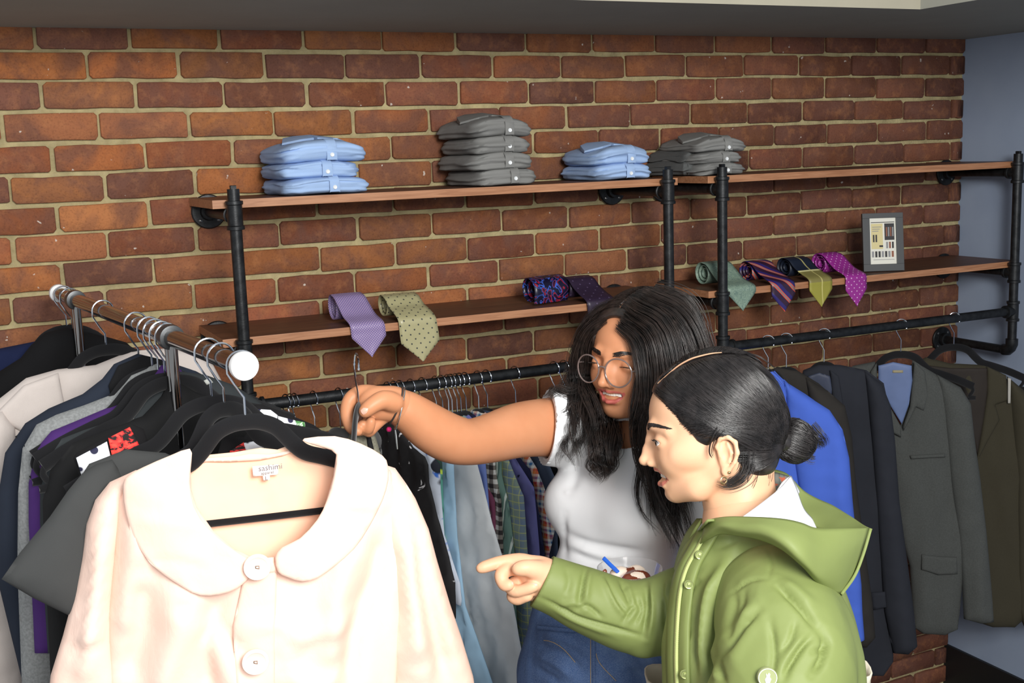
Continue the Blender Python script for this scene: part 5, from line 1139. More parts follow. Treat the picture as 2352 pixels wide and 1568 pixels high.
for i in range(4200):
    g = 1 if rg.random() < .70 else -1; s = rg.random(); py = .30
    if rg.random() < .66:
        r0 = nrm(np.array([1,.16,.58])*(1-s)**1.0+np.array([-.25,.26,1])*s+np.array([0,.12*math.sin(PI*s),.12*math.sin(PI*s)])); r0 = nrm(r0+np.array([0,(.050 if g > 0 else -.035)+g*rg.random()**2*.10,0]))
        mid = nrm(np.array([.46,g*1.0,.02])*(1-s)+np.array([-.75,g*.72,.62])*s+np.array([rg.uniform(-.06,.06),0,rg.uniform(-.05,.05)]))
    else:   # from the front hairline, temple and above the ear
        q = rg.random(); hp_ = hlpt(q); r0 = nrm(hp_*[1,g,1]+np.array([rg.uniform(-.004,.006),0,rg.uniform(-.003,.004)])); mid = nrm(np.array([.42,g*1.0,.02])*(1-q)+np.array([-.15,g*1.0,-.12])*q+np.array([0,0,.08*rg.random()]))
    end = nrm(bunL-np.array([0,0,.055])+np.array([0,g*rg.uniform(0,.03),rg.uniform(-.035,.03)]))
    P = []; gr = .0070+rg.random()*.0032; ph = rg.uniform(0, 6); wv = rg.uniform(.2, 1.0)
    for t_ in np.linspace(0, 1, 22):
        d = (1-t_)**2*r0+2*t_*(1-t_)*mid*1.15+t_*t_*end; d = nrm(d+np.array([0,0,.010*wv*math.sin(t_*7+s*5)])); p = surf(d, max(.0064, gr*min(1, .55+t_*6))+.0006*math.sin(t_*9+ph))
        P.append(H2.P(p))
    lines.append((np.array(P), .00048))
from mathutils.bvhtree import BVHTree
bvs = BVHTree.FromPolygons([tuple(map(float, v)) for v in Vs], [list(map(int, q)) for q in Qs]); hc_ = H2.P((0,0,.05))
def onshell(p, l=.0016): q_ = np.array(bvs.find_nearest(Vector(p))[0]); d_ = q_-hc_; return q_+d_/np.linalg.norm(d_)*l
for i in range(1300):     # nape hairs gathered up to the bun
    g = rg.choice((1, 1, -1)); xx_ = rg.random(); a = np.array([-.012-xx_*.06, g*(.066-.028*xx_+rg.uniform(-.003,.003)), -.030-.018*xx_-rg.random()*.008])
    if i % 2: a = surf(nrm(np.array([-.02-1.5*rg.random(), g*1.0, -.25-rg.random()*1.4])), .0085); P = [H2.P(a*(1-t_)+bunL*t_+np.array([-.006*math.sin(t_*PI), g*.016*math.sin(t_*PI), -.004*math.sin(t_*PI)])) for t_ in np.linspace(0, 1, 16)]; l_i = .0012+rg.random()*.0022; P = [onshell(p, l_i) for p in P]; lines.append((np.array(P), .0005))
strands('hair_strands', lines, hr2, hairo)
lines = []
# loose locks in front of and below the ear
def lock(gu, n, r0, rr=.0005, wave=.002, seed=1, wf=1.5, m=22, tip=.5): return bundle([PD(*p) for p in gu], n, r0, rr, random.Random(seed), wave, wf, m, tip=tip)
lines += lock([(1716,1035,1.676), (1712,1072,1.676), (1696,1096,1.674), (1668,1110,1.674), (1632,1104,1.676)], 90, [.004,.006,.006,.004,.002], seed=2)
lines += lock([(1655,985,1.650), (1640,1010,1.652), (1634,1040,1.658), (1637,1056,1.662)], 9, [.006,.004,.002], seed=3)
lines += lock([(1728,1085,1.685), (1722,1115,1.69), (1712,1140,1.695)], 9, [.012,.010,.006], seed=4, tip=.8, rr=.0003)
lines += lock([(1760,1085,1.70), (1756,1115,1.705), (1748,1140,1.71)], 9, [.012,.010,.006], seed=6, tip=.8, rr=.0003)
lines += lock([(1690,815,1.70), (1740,830,1.69), (1790,880,1.70), (1805,930,1.71)], 16, [.004,.012,.014,.012], seed=7, wave=.006, tip=.8, rr=.0003)
strands('loose_hair', lines, hr2, hairo)
pp_ = [surf(nrm(d_), .0066) for d_ in ((1,.15,.50), (.90,.21,.72), (.80,.26,.9), (.62,.29,1), (.45,.30,1), (.22,.29,1), (.05,.27,1))]
MB().tube([H2.P(p) for p in spline(pp_, 6)], [.0022+.0018*math.sin(PI*min(1, i/36)) for i in range(37)], 8, flat=.35, up=H2.B[:,1]).build('scalp_parting', sk2, hairo)
# bun
bc = PD(1824, 1012, 1.745); F = Field(bc-.07, bc+.07, .0028); BB = np.stack([Rx, Bz, Uy], 1)
F.ell(bc, (.0255,.026,.029), R=BB, k=.008); F.cap(H2.P(bunL*.92), bc, .015, .015, k=.012); Vb, Qb = F.mesh('bun', 2); buno = field_object('hair_bun', Vb, Qb, hr2, hairo)
lines = []
for i in range(900):
    tilt = rg.gauss(0, .8); r = .0315+rg.random()*.003; off = rg.uniform(-.97, .97); a0 = rg.uniform(0, 2*PI); span = rg.uniform(2.0, 4.2); P = []
    ax = nrm(Rx*.35+Uy*.9*math.cos(tilt)+Bz*math.sin(tilt)*.8); e1 = nrm(np.cross(ax, Bz)); e2 = np.cross(ax, e1); rr = math.sqrt(max(.05, 1-off*off))
    for t_ in np.linspace(0, 1, 20):
        a = a0+span*t_; P.append(bc+ax*off*r*.95+(e1*math.cos(a)+e2*math.sin(a))*r*rr*(1+.03*math.sin(5*a)))
    lines.append((np.array(P), .0006))
lines += lock([(1855,985,1.74), (1875,1005,1.735), (1892,1022,1.735), (1899,1034,1.735)], 110, [.008,.006,.004,.002], rr=.0003, wave=.003, seed=9, tip=.6)
lines += lock([(1850,1040,1.74), (1868,1050,1.738), (1880,1046,1.738)], 50, [.006,.004,.002], rr=.0003, seed=10, tip=.7)
strands('bun_strands', lines, hr2, buno)
# hoop earring and stud
gold = plain('pale_gold', rgb(226,206,160), .2, 1.0)
ec = H2.P((.010,.0800,-.033)); MB().tube([ec+(nrm(H2.B[:,0]+H2.B[:,1]*.5)*math.cos(a)+H2.B[:,2]*math.sin(a))*.0048 for a in np.linspace(0, 2*PI*.98, 22)], .0011, 8).build('hoop_earring', gold, W2)
MB().lathe(H2.P((.002,.0795,-.022)), H2.B[:,1], [(0,.001),(.0012,.0022),(.0022,.0018),(.003,.0006)], 12).build('stud_earring', gold, W2)
# ---- green jacket
gm = NT('olive_shell'); co = gm.coord(); c = gm.ramp(gm.noise(co, 6, 3), [(.3, rgb(118,130,74)), (.7, rgb(128,140,84))]); gm.set(col=c, rough=.55, spec=.3)
gm.bump(gm.math('ADD', gm.math('MULTIPLY', gm.noise(co, 1400, 2), .02), gm.math('MULTIPLY', gm.noise(co, 26, 3, .5, 0), .5)), .3, .005); gm = gm.m
gin = cloth('olive_inside', rgb(70,86,48), .8, .1); zipm = NT('zip_tape'); zipm.set(col=rgb(186,196,132), rough=.5); zipm = zipm.m; snapm = plain('snap_metal', rgb(170,180,120), .3, .7)
F = Field(PD(1700,1480,1.66)-np.array([.46,.46,.62]), PD(1700,1480,1.66)+np.array([.40,.42,.34]), .0045)
E3 = np.stack([Rx, Bz, Uy], 1)
F.ell(PD(1730,1345,1.71), (.110,.135,.075), R=E3, k=.04); F.ell(PD(1674,1252,1.665), (.026,.03,.024), R=E3, k=.03)
ch(F, [(1748,1400,1.70,.100), (1752,1470,1.69,.112), (1755,1580,1.69,.122), (1758,1780,1.69,.130), (1760,1960,1.69,.135)], .04)
ch(F, [(1665,1250,1.70,.028), (1640,1310,1.70,.040), (1622,1450,1.69,.042), (1618,1600,1.69,.046), (1620,1950,1.69,.05)], .03)   # open front edge bulge
Vj, Qj = F.mesh('jacket', 2)
Vj = sculpt(Vj, Qj, [([(1645,1568),(1640,1480),(1652,1400),(1672,1330),(1712,1265)], -.016,.008), ([(1618,1568),(1618,1450),(1632,1360),(1668,1290)], .012,.008), ([(1598,1568),(1600,1450),(1612,1360)], -.006,.005), ([(1572,1385),(1590,1350),(1612,1320)], -.007,.004), ([(1580,1372),(1600,1335),(1622,1305)], .004,.004), ([(1570,1480),(1588,1440),(1590,1400)], -.003,.005), ([(1900,1400),(1925,1480),(1950,1568)], -.010,.010), ([(1640,1255),(1665,1250),(1700,1235)], -.005,.005)], namp=.004, nscale=9, seed=2, ridge=.004)
jk = field_object('green_jacket', Vj, Qj, gm, W2)
from mathutils.bvhtree import BVHTree
bvj = BVHTree.FromPolygons([tuple(map(float, v)) for v in Vj], [list(map(int, q)) for q in Qj])
def onjk(x, y, lift=.002, dflt=1.6):
    d = Vector(ray(x, y)); L_ = d.length; d.normalize(); h_ = bvj.ray_cast(Vector(CW), d); return np.array(h_[0])-np.array(d)*lift if h_[0] is not None else PD(x, y, dflt)
# near sleeve
F = Field(PD(1760,1460,1.50)-np.array([.24,.24,.40]), PD(1760,1460,1.50)+np.array([.24,.26,.28]), .0036)
ch(F, [(1765,1368,1.655,.060), (1778,1392,1.61,.068), (1800,1470,1.565,.074), (1808,1560,1.54,.074), (1785,1660,1.51,.066), (1715,1760,1.49,.052)], .03)
ch(F, [(1770,1480,1.55,.050), (1700,1495,1.565,.030), (1662,1503,1.575,.014)], .012, n=1)
ch(F, [(1745,1560,1.53,.060), (1690,1600,1.54,.040)], .02)
ch(F, [(1828,1385,1.62,.045), (1852,1460,1.60,.050), (1868,1560,1.59,.056), (1872,1700,1.59,.06)], .03)
Vn, Qn = F.mesh('sleeve', 2)
NF = [([(1636,1503),(1662,1470),(1695,1425),(1740,1380)], .006,.007), ([(1645,1512),(1680,1480),(1712,1435),(1745,1400)], -.008,.004), ([(1778,1340),(1805,1362),(1845,1400),(1880,1445)], -.010,.005), ([(1785,1332),(1825,1352),(1875,1392)], .004,.006), ([(1690,1350),(1682,1410),(1668,1470)], -.006,.006),
   ([(1712,1345),(1695,1420),(1655,1490)], -.005,.005), ([(1865,1460),(1838,1490),(1812,1530),(1800,1560)], -.009,.004), ([(1855,1450),(1822,1490),(1795,1530)], .003,.006), ([(1888,1448),(1898,1480),(1885,1520),(1865,1550)], -.010,.005), ([(1652,1568),(1642,1530),(1634,1505)], .006,.006), ([(1664,1568),(1655,1535),(1648,1512)], -.008,.004), ([(1768,1420),(1778,1500),(1770,1568)], -.005,.005),
   ([(1672,1365),(1720,1335),(1765,1330)], -.003,.0022), ([(1765,1330),(1772,1290),(1762,1250)], -.002,.002), ([(1870,1495),(1890,1490),(1900,1478)], -.005,.004), ([(1740,1420),(1700,1480),(1670,1540)], .003,.009), ([(1830,1420),(1815,1470),(1790,1500)], -.004,.004)]
Vn = sculpt(Vn, Qn, NF, namp=.003, nscale=10, seed=5, ridge=.003)
field_object('sleeve', Vn, Qn, gm, jk)
# far sleeve reaching out, with a hollow cuff
FS_ = [(1665,1410,1.77,.070), (1585,1402,1.79,.066), (1510,1415,1.80,.055), (1440,1415,1.795,.050), (1350,1380,1.785,.047), (1290,1352,1.78,.040), (1246,1335,1.778,.0370), (1215,1322,1.776,.036)]
F = Field(*bbx(FS_), .0030)
ch(F, FS_, .01)
ch(F, [(1510,1430,1.79,.040), (1478,1478,1.785,.018)], .015)
plane_cut(F, PD(1246,1331,1.778), -Rx*.90+Uy*.44)
ch(F, [(1190,1312,1.774,.0310), (1258,1338,1.779,.0305), (1300,1354,1.782,.026)], .001, op='s')
Vf, Qf = F.mesh('sleeve', 1); Vf = snap(Vf, PD(1246,1331,1.778), -Rx*.90+Uy*.44)
Vf = sculpt(Vf, Qf, [([(1347,1300),(1338,1340),(1328,1395)], -.0065,.0045), ([(1356,1305),(1348,1350),(1345,1385)], .004,.005), ([(1240,1372),(1290,1398),(1330,1420),(1400,1440),(1480,1462)], -.0065,.0035), ([(1262,1392),(1330,1428),(1420,1462)], .0035,.005), ([(1425,1332),(1442,1365),(1450,1392)], -.007,.004), ([(1438,1345),(1455,1385)], .004,.004),
   ([(1484,1345),(1487,1400),(1478,1462)], -.009,.0045), ([(1496,1335),(1499,1400),(1488,1470)], .007,.005), ([(1382,1325),(1412,1385),(1440,1420)], .005,.0045), ([(1390,1325),(1422,1385),(1450,1415)], -.004,.003), ([(1325,1400),(1350,1392),(1385,1420)], -.005,.0035), ([(1300,1300),(1308,1335),(1298,1370)], -.003,.005), ([(1458,1365),(1472,1400),(1455,1435)], -.006,.004), ([(1430,1430),(1450,1400),(1462,1385)], -.005,.003),
   ([(1280,1392),(1320,1385),(1345,1400)], .003,.004), ([(1520,1335),(1525,1400),(1530,1470)], -.006,.004), ([(1540,1330),(1520,1380)], .004,.004)], namp=.002, nscale=12, seed=8)
field_object('sleeve', Vf, Qf, gm, jk)
# hood: near side, far side, inner lining
loft('hood', [[(1622,1196,1.64),(1655,1188,1.60),(1698,1184,1.575),(1747,1184,1.555),(1797,1191,1.545),(1840,1202,1.545),(1873,1212,1.55),(1930,1214,1.57),(1997,1212,1.62)],
  [(1618,1212,1.64),(1650,1200,1.59),(1695,1204,1.56),(1747,1205,1.535),(1797,1222,1.52),(1840,1240,1.52),(1880,1262,1.53),(1930,1270,1.555),(1985,1245,1.61)],
  [(1612,1235,1.64),(1648,1212,1.59),(1690,1222,1.565),(1747,1230,1.535),(1800,1252,1.515),(1840,1282,1.51),(1880,1318,1.525),(1925,1325,1.56),(1972,1285,1.61)],
  [(1608,1250,1.66),(1648,1228,1.61),(1690,1232,1.585),(1750,1242,1.56),(1800,1264,1.54),(1842,1300,1.53),(1884,1345,1.55),(1926,1362,1.58),(1950,1340,1.62)]], gm, jk, th=.004, disp=.004)
loft('hood', [[(1756,1078,1.80),(1785,1078,1.80),(1813,1090,1.795),(1850,1129,1.78),(1912,1159,1.74),(1960,1188,1.68),(1997,1212,1.62)],
  [(1750,1110,1.78),(1780,1115,1.78),(1812,1125,1.775),(1846,1158,1.755),(1895,1182,1.715),(1950,1202,1.665),(1993,1214,1.62)],
  [(1745,1150,1.74),(1780,1160,1.74),(1815,1170,1.735),(1850,1190,1.715),(1885,1212,1.69),(1940,1222,1.645),(1988,1220,1.615)]], gm, jk, th=.004, disp=.003)
loft('hood', [[(1930,1362,1.58),(1960,1320,1.60),(1980,1270,1.61),(1997,1212,1.62)], [(1925,1362,1.66),(1955,1320,1.68),(1975,1270,1.68),(1990,1216,1.66)], [(1900,1350,1.74),(1930,1310,1.76),(1950,1265,1.75),(1975,1210,1.70)]], gm, jk, th=.004)
loft('hood', [[(1884,1345,1.55),(1905,1356,1.565),(1926,1362,1.58)], [(1880,1350,1.63),(1905,1362,1.64),(1928,1364,1.65)], [(1870,1345,1.72),(1895,1355,1.73),(1915,1352,1.74)]], gm, jk, th=.004)
wl = NT('white_stripe_lining'); uvc = wl.coord(scale=(1,1,1), rot=(0,.6,0)); sx = wl.sep(uvc)[2]; wl.set(col=wl.ramp(wl.math('FRACT', wl.math('MULTIPLY', sx, 260)), [(0, rgb(196,198,200)), (.35, rgb(240,241,242))]), rough=.8); wl = wl.m
whp = cloth('white_cotton', rgb(232,233,236), .85, .02)
loft('inner_collar', [[(1700,1190,1.585),(1735,1165,1.60),(1765,1142,1.625),(1795,1118,1.66),(1818,1092,1.72)], [(1712,1196,1.58),(1752,1180,1.59),(1790,1165,1.61),(1815,1145,1.65),(1830,1120,1.71)], [(1735,1202,1.575),(1785,1206,1.57),(1822,1208,1.58),(1848,1200,1.62),(1846,1165,1.69)], [(1760,1215,1.57),(1800,1222,1.565),(1845,1224,1.57),(1876,1220,1.60),(1866,1190,1.68)]], whp, jk, th=.003)
loft('striped_lining', [[(1765,1146,1.632),(1785,1125,1.66),(1800,1105,1.69),(1816,1092,1.73)], [(1772,1150,1.634),(1795,1133,1.66),(1812,1120,1.70),(1824,1104,1.735)], [(1782,1160,1.63),(1805,1152,1.655),(1826,1146,1.69),(1838,1128,1.74)]], wl, jk, th=.002)
gpt = NT('grey_print_lining'); co = gpt.coord(rot=(0,.5,0)); z_ = gpt.sep(co)[2]; gpt.set(col=gpt.mix(gpt.ramp(gpt.noise(co, 60, 2), [(.62, (0,0,0,1)), (.66, (1,1,1,1))]), gpt.ramp(gpt.math('FRACT', gpt.math('MULTIPLY', z_, 240)), [(0, rgb(92,94,90)), (.4, rgb(124,126,120))]), rgb(190,96,70)), rough=.85); gpt = gpt.m
loft('back_lining', [[(1748,1084,1.79),(1780,1084,1.795),(1816,1094,1.79)], [(1750,1110,1.76),(1778,1112,1.765),(1806,1114,1.765)], [(1756,1140,1.72),(1772,1142,1.72),(1790,1130,1.73)]], gpt, jk, th=.002)
# front placket, zip and snaps
zl = [(1648,1192,1.598), (1622,1222,1.60), (1600,1260,1.605), (1577,1300,1.61), (1563,1350,1.615), (1556,1420,1.62), (1553,1500,1.62), (1555,1568,1.62), (1560,1700,1.62), (1565,1850,1.62)]
zx = spline([(x, y, 0) for x, y, d in zl[:8]]+[(1560,1640,0)], 6)
def strip(dx0, dx1, lift, nm, mat, nn=5):
    V_ = []; 
    for p in zx:
        for k in range(nn):
            t_ = k/(nn-1); V_.append(onjk(p[0]+dx0+(dx1-dx0)*t_, p[1]+2, lift*(1 if 0 < k < nn-1 else .2)))
    # even out the depth along the strip
    A = np.array(V_).reshape(len(zx), nn, 3)
    for _ in range(3): A[1:-1] = (A[:-2]+A[1:-1]*2+A[2:])/4
    n0 = len(zx); V2 = [tuple(v) for v in A.reshape(-1, 3)]; m = MB(); m.add(V2, [[i*nn+k, (i+1)*nn+k, (i+1)*nn+k+1, i*nn+k+1] for i in range(n0-1) for k in range(nn-1)]); o = m.build(nm, mat, jk, angle=3.1); md = o.modifiers.new('t', 'SOLIDIFY'); md.thickness = .003; md.offset = 0
    return A
strip(-22, -3, .005, 'front_placket', gm); strip(4, 30, .006, 'front_placket', gm)
A = strip(-4, 4, .0075, 'zip_tape', zipm)
zt = MB(); pp = spline([tuple(a) for a in A[:, 2]], 3)
for p in pp: p = np.array(p)+Bz*.0022; zt.box(p-np.array([.0022,.0012,.0012]), p+np.array([.0022,.0012,.0012]))
tag(zt.build('zip_teeth', zipm, jk, smooth=False), kind='stuff')
for x, y in [(1650,1216), (1607,1274), (1582,1342), (1573,1548)]:
    MB().lathe(onjk(x, y, .009), Bz, [(-.002,.0066),(.0005,.0068),(.0014,.0058),(.0012,.0046),(.0004,.0042),(.0004,.0026),(.0018,.0022),(.0020,.0005)], 20).build('snap', snapm, jk)
loft('far_front_edge', [[(1612,1190,1.74),(1590,1225,1.74),(1572,1270,1.745),(1560,1310,1.75)], [(1600,1190,1.78),(1574,1225,1.78),(1556,1270,1.785),(1545,1315,1.79)]], gm, jk, th=.004)
# sleeve badge
bvn = BVHTree.FromPolygons([tuple(map(float, v)) for v in Vn], [list(map(int, q)) for q in Qn]); _d = Vector(ray(1763, 1556)).normalized(); bd = np.array(bvn.ray_cast(Vector(CW), _d)[0])-np.array(_d)*.007; bo_ = MB().lathe(bd, Bz, [(-.006,.0125),(0,.0127),(.0008,.0122)], 32).build('sleeve_badge', plain('badge_ground', rgb(150,158,112), .7), jk)
MB().tube([bd+Bz*.001+(Rx*math.cos(a)+Uy*math.sin(a))*.0114 for a in np.linspace(0, 2*PI, 33)], .0006, 6, cap=False).build('badge_ring', plain('badge_white', rgb(226,228,216), .7), bo_)
m = MB(); sh = [(-.004,.010),(-.001,.006),(.002,.011),(.005,.008),(.004,.002),(.007,-.002),(.004,-.010),(-.004,-.010),(-.006,-.003),(-.003,.002)]
m.add([bd+Bz*.0009+Rx*a*.62+Uy*b*.62 for a, b in sh]+[bd+Bz*.0017+Rx*a*.62+Uy*b*.62 for a, b in sh], [list(range(10))[::-1], [10+i for i in range(10)]]+[[i, (i+1)%10, 10+(i+1)%10, 10+i] for i in range(10)]); m.build('badge_emblem', bpy.data.materials['badge_white'], bo_)
# trousers and shoes down to the floor
def legs(W, cx, D, facing, mat, shoe, hipz, spread=.085, name='trousers', hip=.105, res=.007, top=None):
    c = np.array([W.location[0], W.location[1], 0.0]); c = PD(cx, 1500, D); c[2] = 0; f = np.array([facing[0], facing[1], 0]); f /= np.linalg.norm(f); l = np.array([-f[1], f[0], 0]); F = Field(c-np.array([.24,.24,-.06]), c+np.array([.24,.24,hipz+.12]), res)
    F.ell(c+np.array([0,0,hipz]), (hip+.005,hip*1.45,.12), R=np.stack([f, l, [0,0,1]], 1), k=.03)
    for g in (1, -1): F.chain([c+l*g*spread+[0,0,hipz-.05], c+l*g*spread*.95+[0,0,.50]+f*.01, c+l*g*spread*.9+[0,0,.10]], [hip*.80,.062,.052], k=.03)
    V, Q = F.mesh('legs', 2); o = field_object(name, V, Q, mat, W)
    for g in (1, -1):
        b = c+l*g*spread*.9; G = Field(b-np.array([.2,.2,.02]), b+np.array([.2,.2,.16]), .006); G.ell(b+f*.05+[0,0,.042], (.125,.045,.040), R=np.stack([f, l, [0,0,1]], 1), k=.02); G.cap(b+[0,0,.06], b+[0,0,.12], .045, .048, .03)
        V, Q = G.mesh('shoe', 2); V[:,2] = np.maximum(V[:,2], 0.0); field_object('shoe', V, Q, shoe, W)
    return o
shoe = plain('shoe_canvas', rgb(60,60,64), .7)
legs(W2, 1745, 1.69, -Rx, cloth('dark_trousers', rgb(40,42,50), .9), shoe, .86)
# ------------------------------------------------------------------ person with glasses and long hair
sk1 = skinmat('skin_warm_brown', rgb(198,134,96), rgb(208,145,107)); lip1 = plain('lips_pink', rgb(196,102,92), .3); hr1 = hairmat('hair_dark_brown', rgb(28,24,23), rgb(62,50,45), .38)
W1 = thing('person', 'person in a white T-shirt and glasses, long wavy hair, arm stretched out', 'person', (float(PD(1400,1450,2.14)[0]), float(PD(1400,1450,2.14)[1]), 0))
H1 = Head(PD(1482, 861, 2.12), basis(43, 0, 8), .0021)
V, Q = head_field(H1, [((-.010,0,-.085), .046), ((-.035,0,-.150), .056), ((-.045,0,-.185), .07)], eye_open=.0013, mouth=.0066)
V1l, Q1l = V, Q; mi = (lipdist(V[Q].mean(1)) < .0).astype(int); Vw = H1.O+V@H1.B.T
AR = [(1350,985,2.20,.060), (1290,980,2.16,.052), (1200,986,2.09,.0455), (1130,1005,2.03,.0385), (1075,1015,1.98,.0340), (1030,1005,1.95,.0355), (985,980,1.92,.0335), (945,950,1.895,.0275), (915,932,1.88,.0225)]
F = Field(*bbx(AR), .0026)
ch(F, AR, .01, n=8)
Va, Qa = F.mesh('arm', 1)
lo = np.minimum(PD(770,860,1.76), PD(960,1030,1.96))-.03; hi = np.maximum(PD(770,860,1.76), PD(960,1030,1.96))+.03; F = Field(lo, hi, .0016)
ch(F, [(950,955,1.897,.0275), (915,932,1.88,.0230), (895,925,1.872,.0245)], .012)
F.ell(PD(866,926,1.862), (.031,.019,.027), R=np.stack([Rx, Bz, Uy], 1), k=.012)
ch(F, [(868,908,1.868,.0150), (830,902,1.872,.0120), (804,918,1.868,.0105), (797,950,1.858,.0098), (806,980,1.850,.0088), (822,990,1.842,.0078)], .004)   # index over the hanger
ch(F, [(868,925,1.885,.0130), (815,940,1.890,.0100), (808,975,1.880,.0092), (826,988,1.860,.0085), (833,975,1.848,.0078)], .003)    # middle
ch(F, [(872,945,1.880,.0130), (850,960,1.872,.0100), (838,985,1.868,.0086), (846,985,1.852,.0080), (852,968,1.846,.0076)], .003)    # ring
ch(F, [(885,950,1.872,.0120), (866,972,1.868,.0088), (850,990,1.866,.0078), (846,992,1.858,.0070)], .003)    # little
ch(F, [(905,925,1.850,.0155), (880,918,1.836,.0135), (856,930,1.826,.0112), (838,945,1.822,.0096)], .005)    # thumb
Vh, Qh = F.mesh('hand', 1)
F = Field(PD(1440,1200,2.13)-np.array([.35,.35,.45]), PD(1440,1200,2.13)+np.array([.35,.35,.35]), .006)
ch(F, [(1490,985,2.15,.045), (1470,1040,2.16,.065), (1450,1120,2.17,.085), (1440,1250,2.16,.085), (1420,1400,2.16,.095)], .05)
ch(F, [(1460,1040,2.17,.05), (1360,985,2.19,.052), (1330,983,2.185,.052)], .03)
ch(F, [(1470,1040,2.16,.05), (1570,1050,2.05,.048), (1640,1240,2.0,.042), (1600,1400,1.96,.034), (1500,1385,1.90,.027)], .03)
F.ell(PD(1455,1345,1.885), (.036,.03,.014), R=np.stack([Rx, Bz, Uy], 1), k=.01)
Vt, Qt = F.mesh('torso', 1)
unite('body', [(Vw, Q, mi), (Va, Qa, None), (Vh, Qh, None), (Vt, Qt, None)], [sk1, lip1], W1)
nailat(838,943,1.8105,(-1,.7),.0058,par=W1)
face_parts(H1, W1, hr1, .0013, lash=.0010, brow_n=230, seed=8, br=.00042, er=.0117, bw=1.2, hv=(V1l, Q1l))
# T-shirt
tw = cloth('white_jersey', rgb(232,233,235), .8, .02, weave=1500, bump=.1)
bB = basis(42, 0, 0); bB[:,2] = [0,0,1]; f_ = bB[:,0]; f_[2] = 0; f_ /= np.linalg.norm(f_); l_ = np.cross([0,0,1], f_); BT = np.stack([f_, l_, [0,0,1]], 1)
c0 = PD(1443, 1100, 2.145); F = Field(c0-np.array([.30,.30,.34]), c0+np.array([.30,.30,.20]), .0036)
F.ell(c0, (.095,.145,.135), R=BT, k=.03)
for g in (1, -1): F.ell(c0+f_*.070+l_*g*.066+np.array([0,0,-.038]), (.058,.064,.062), R=BT, k=.03)
F.ell(c0+f_*.072+np.array([0,0,-.040]), (.050,.085,.050), R=BT, k=.03)
F.ell(PD(1425,1240,2.135), (.090,.118,.13), R=BT, k=.03); F.ell(PD(1405,1360,2.14), (.105,.130,.10), R=BT, k=.03)
F.cap(c0+l_*.13+[0,0,.075], c0+l_*-.13+[0,0,.085], .055, .050, k=.03)
ch(F, [(1345,985,2.19,.066), (1290,982,2.15,.0635), (1240,982,2.115,.0615)], .02)
plane_cut(F, PD(1257,975,2.125), -Rx*.97+Bz*.2-Uy*-.1)
ch(F, [(1200,985,2.085,.0555), (1250,983,2.12,.0555), (1290,983,2.15,.0535)], .002, op='s', n=1)
F.chain([c0+l_*.15+[0,0,.06], c0+l_*.19+f_*.03+[0,0,-.04]], [.062,.060], k=.03)
F.ell(PD(1448,1000,2.10), (.055,.062,.030), R=np.stack([Rx, Bz, Uy], 1), k=.006, op='s')
Vs, Qs = F.mesh('tee', 3); Vs = snap(Vs, PD(1257,975,2.125), -Rx*.97+Bz*.2+Uy*.1, .004)
Vs = sculpt(Vs, Qs, [([(1290,1215),(1340,1245),(1420,1262),(1490,1270)], -.006,.008), ([(1300,1262),(1370,1290),(1440,1296)], -.005,.007), ([(1300,1245),(1380,1275),(1470,1282)], .004,.008), ([(1270,930),(1285,980),(1282,1030)], -.003,.006), ([(1300,930),(1305,990),(1295,1050)], -.004,.007), ([(1330,1050),(1320,1100),(1300,1130)], -.005,.010), ([(1298,1180),(1296,1230),(1300,1290)], -.004,.006)], namp=.003, nscale=14)
field_object('white_tshirt', Vs, Qs, tw, W1)
# jeans
dn = NT('blue_denim'); co = dn.coord(); a = dn.ramp(dn.noise(dn.coord(scale=(1,1,.5)), 10, 4, .6, .6), [(.32, rgb(40,62,104)), (.55, rgb(66,94,142)), (.75, rgb(112,140,182))]); tw2 = dn.noise(dn.coord(scale=(300,300,900)), 1.5, 2)
dn.set(col=dn.mix(dn.ramp(tw2, [(.4, (0,0,0,1)), (.7, (.35,.35,.35,1))]), a, rgb(150,168,196)), rough=.9); dn.bump(dn.noise(co, 900, 2), .3, .0006); dn = dn.m
cj = PD(1375, 1500, 2.15); F = Field(cj-np.array([.27,.27,.42]), cj+np.array([.27,.27,.16]), .0045)
F.ell(cj+[0,0,-.01], (.112,.150,.13), R=BT, k=.03); F.ell(cj+[0,0,.06]-f_*.005, (.100,.132,.09), R=BT, k=.03)
F.cap(cj+l_*.085+[0,0,-.06], cj+l_*.085+[0,0,-.5], .082, .07, k=.03); F.cap(cj-l_*.085+[0,0,-.06]+f_*.01, cj-l_*.085+[0,0,-.5], .084, .07, k=.03)
Vd, Qd = F.mesh('jeans', 1)
Vd = sculpt(Vd, Qd, [([(1230,1480),(1290,1500),(1340,1540)], -.006,.006), ([(1225,1500),(1280,1525),(1320,1560)], .005,.007), ([(1240,1450),(1300,1470),(1355,1500)], .004,.007), ([(1225,1530),(1260,1550),(1290,1568)], -.005,.006), ([(1410,1500),(1470,1490),(1530,1470)], -.005,.008), ([(1400,1530),(1460,1530),(1530,1510)], .004,.008)], namp=.004, nscale=18)
jn = field_object('jeans', Vd, Qd, dn, W1)
st = plain('gold_thread', rgb(176,150,110), .7)
legs(W1, 1375, 2.15, f_, dn, shoe, .70, name='jeans_leg', hip=.10)
from mathutils.bvhtree import BVHTree
bv = BVHTree.FromPolygons([tuple(map(float, v)) for v in Vd], [list(map(int, q)) for q in Qd])
def onj(x, y, lift=.001):
    d = Vector(ray(x, y)); d.normalize(); h_ = bv.ray_cast(Vector(CW), d); return np.array(h_[0])+np.array(h_[1])*lift if h_[0] is not None else PD(x, y, 2.02)
MB().tube([onj(1357,y) for y in range(1462, 1600, 8)], .0006, 6).build('fly_stitch', st, jn)
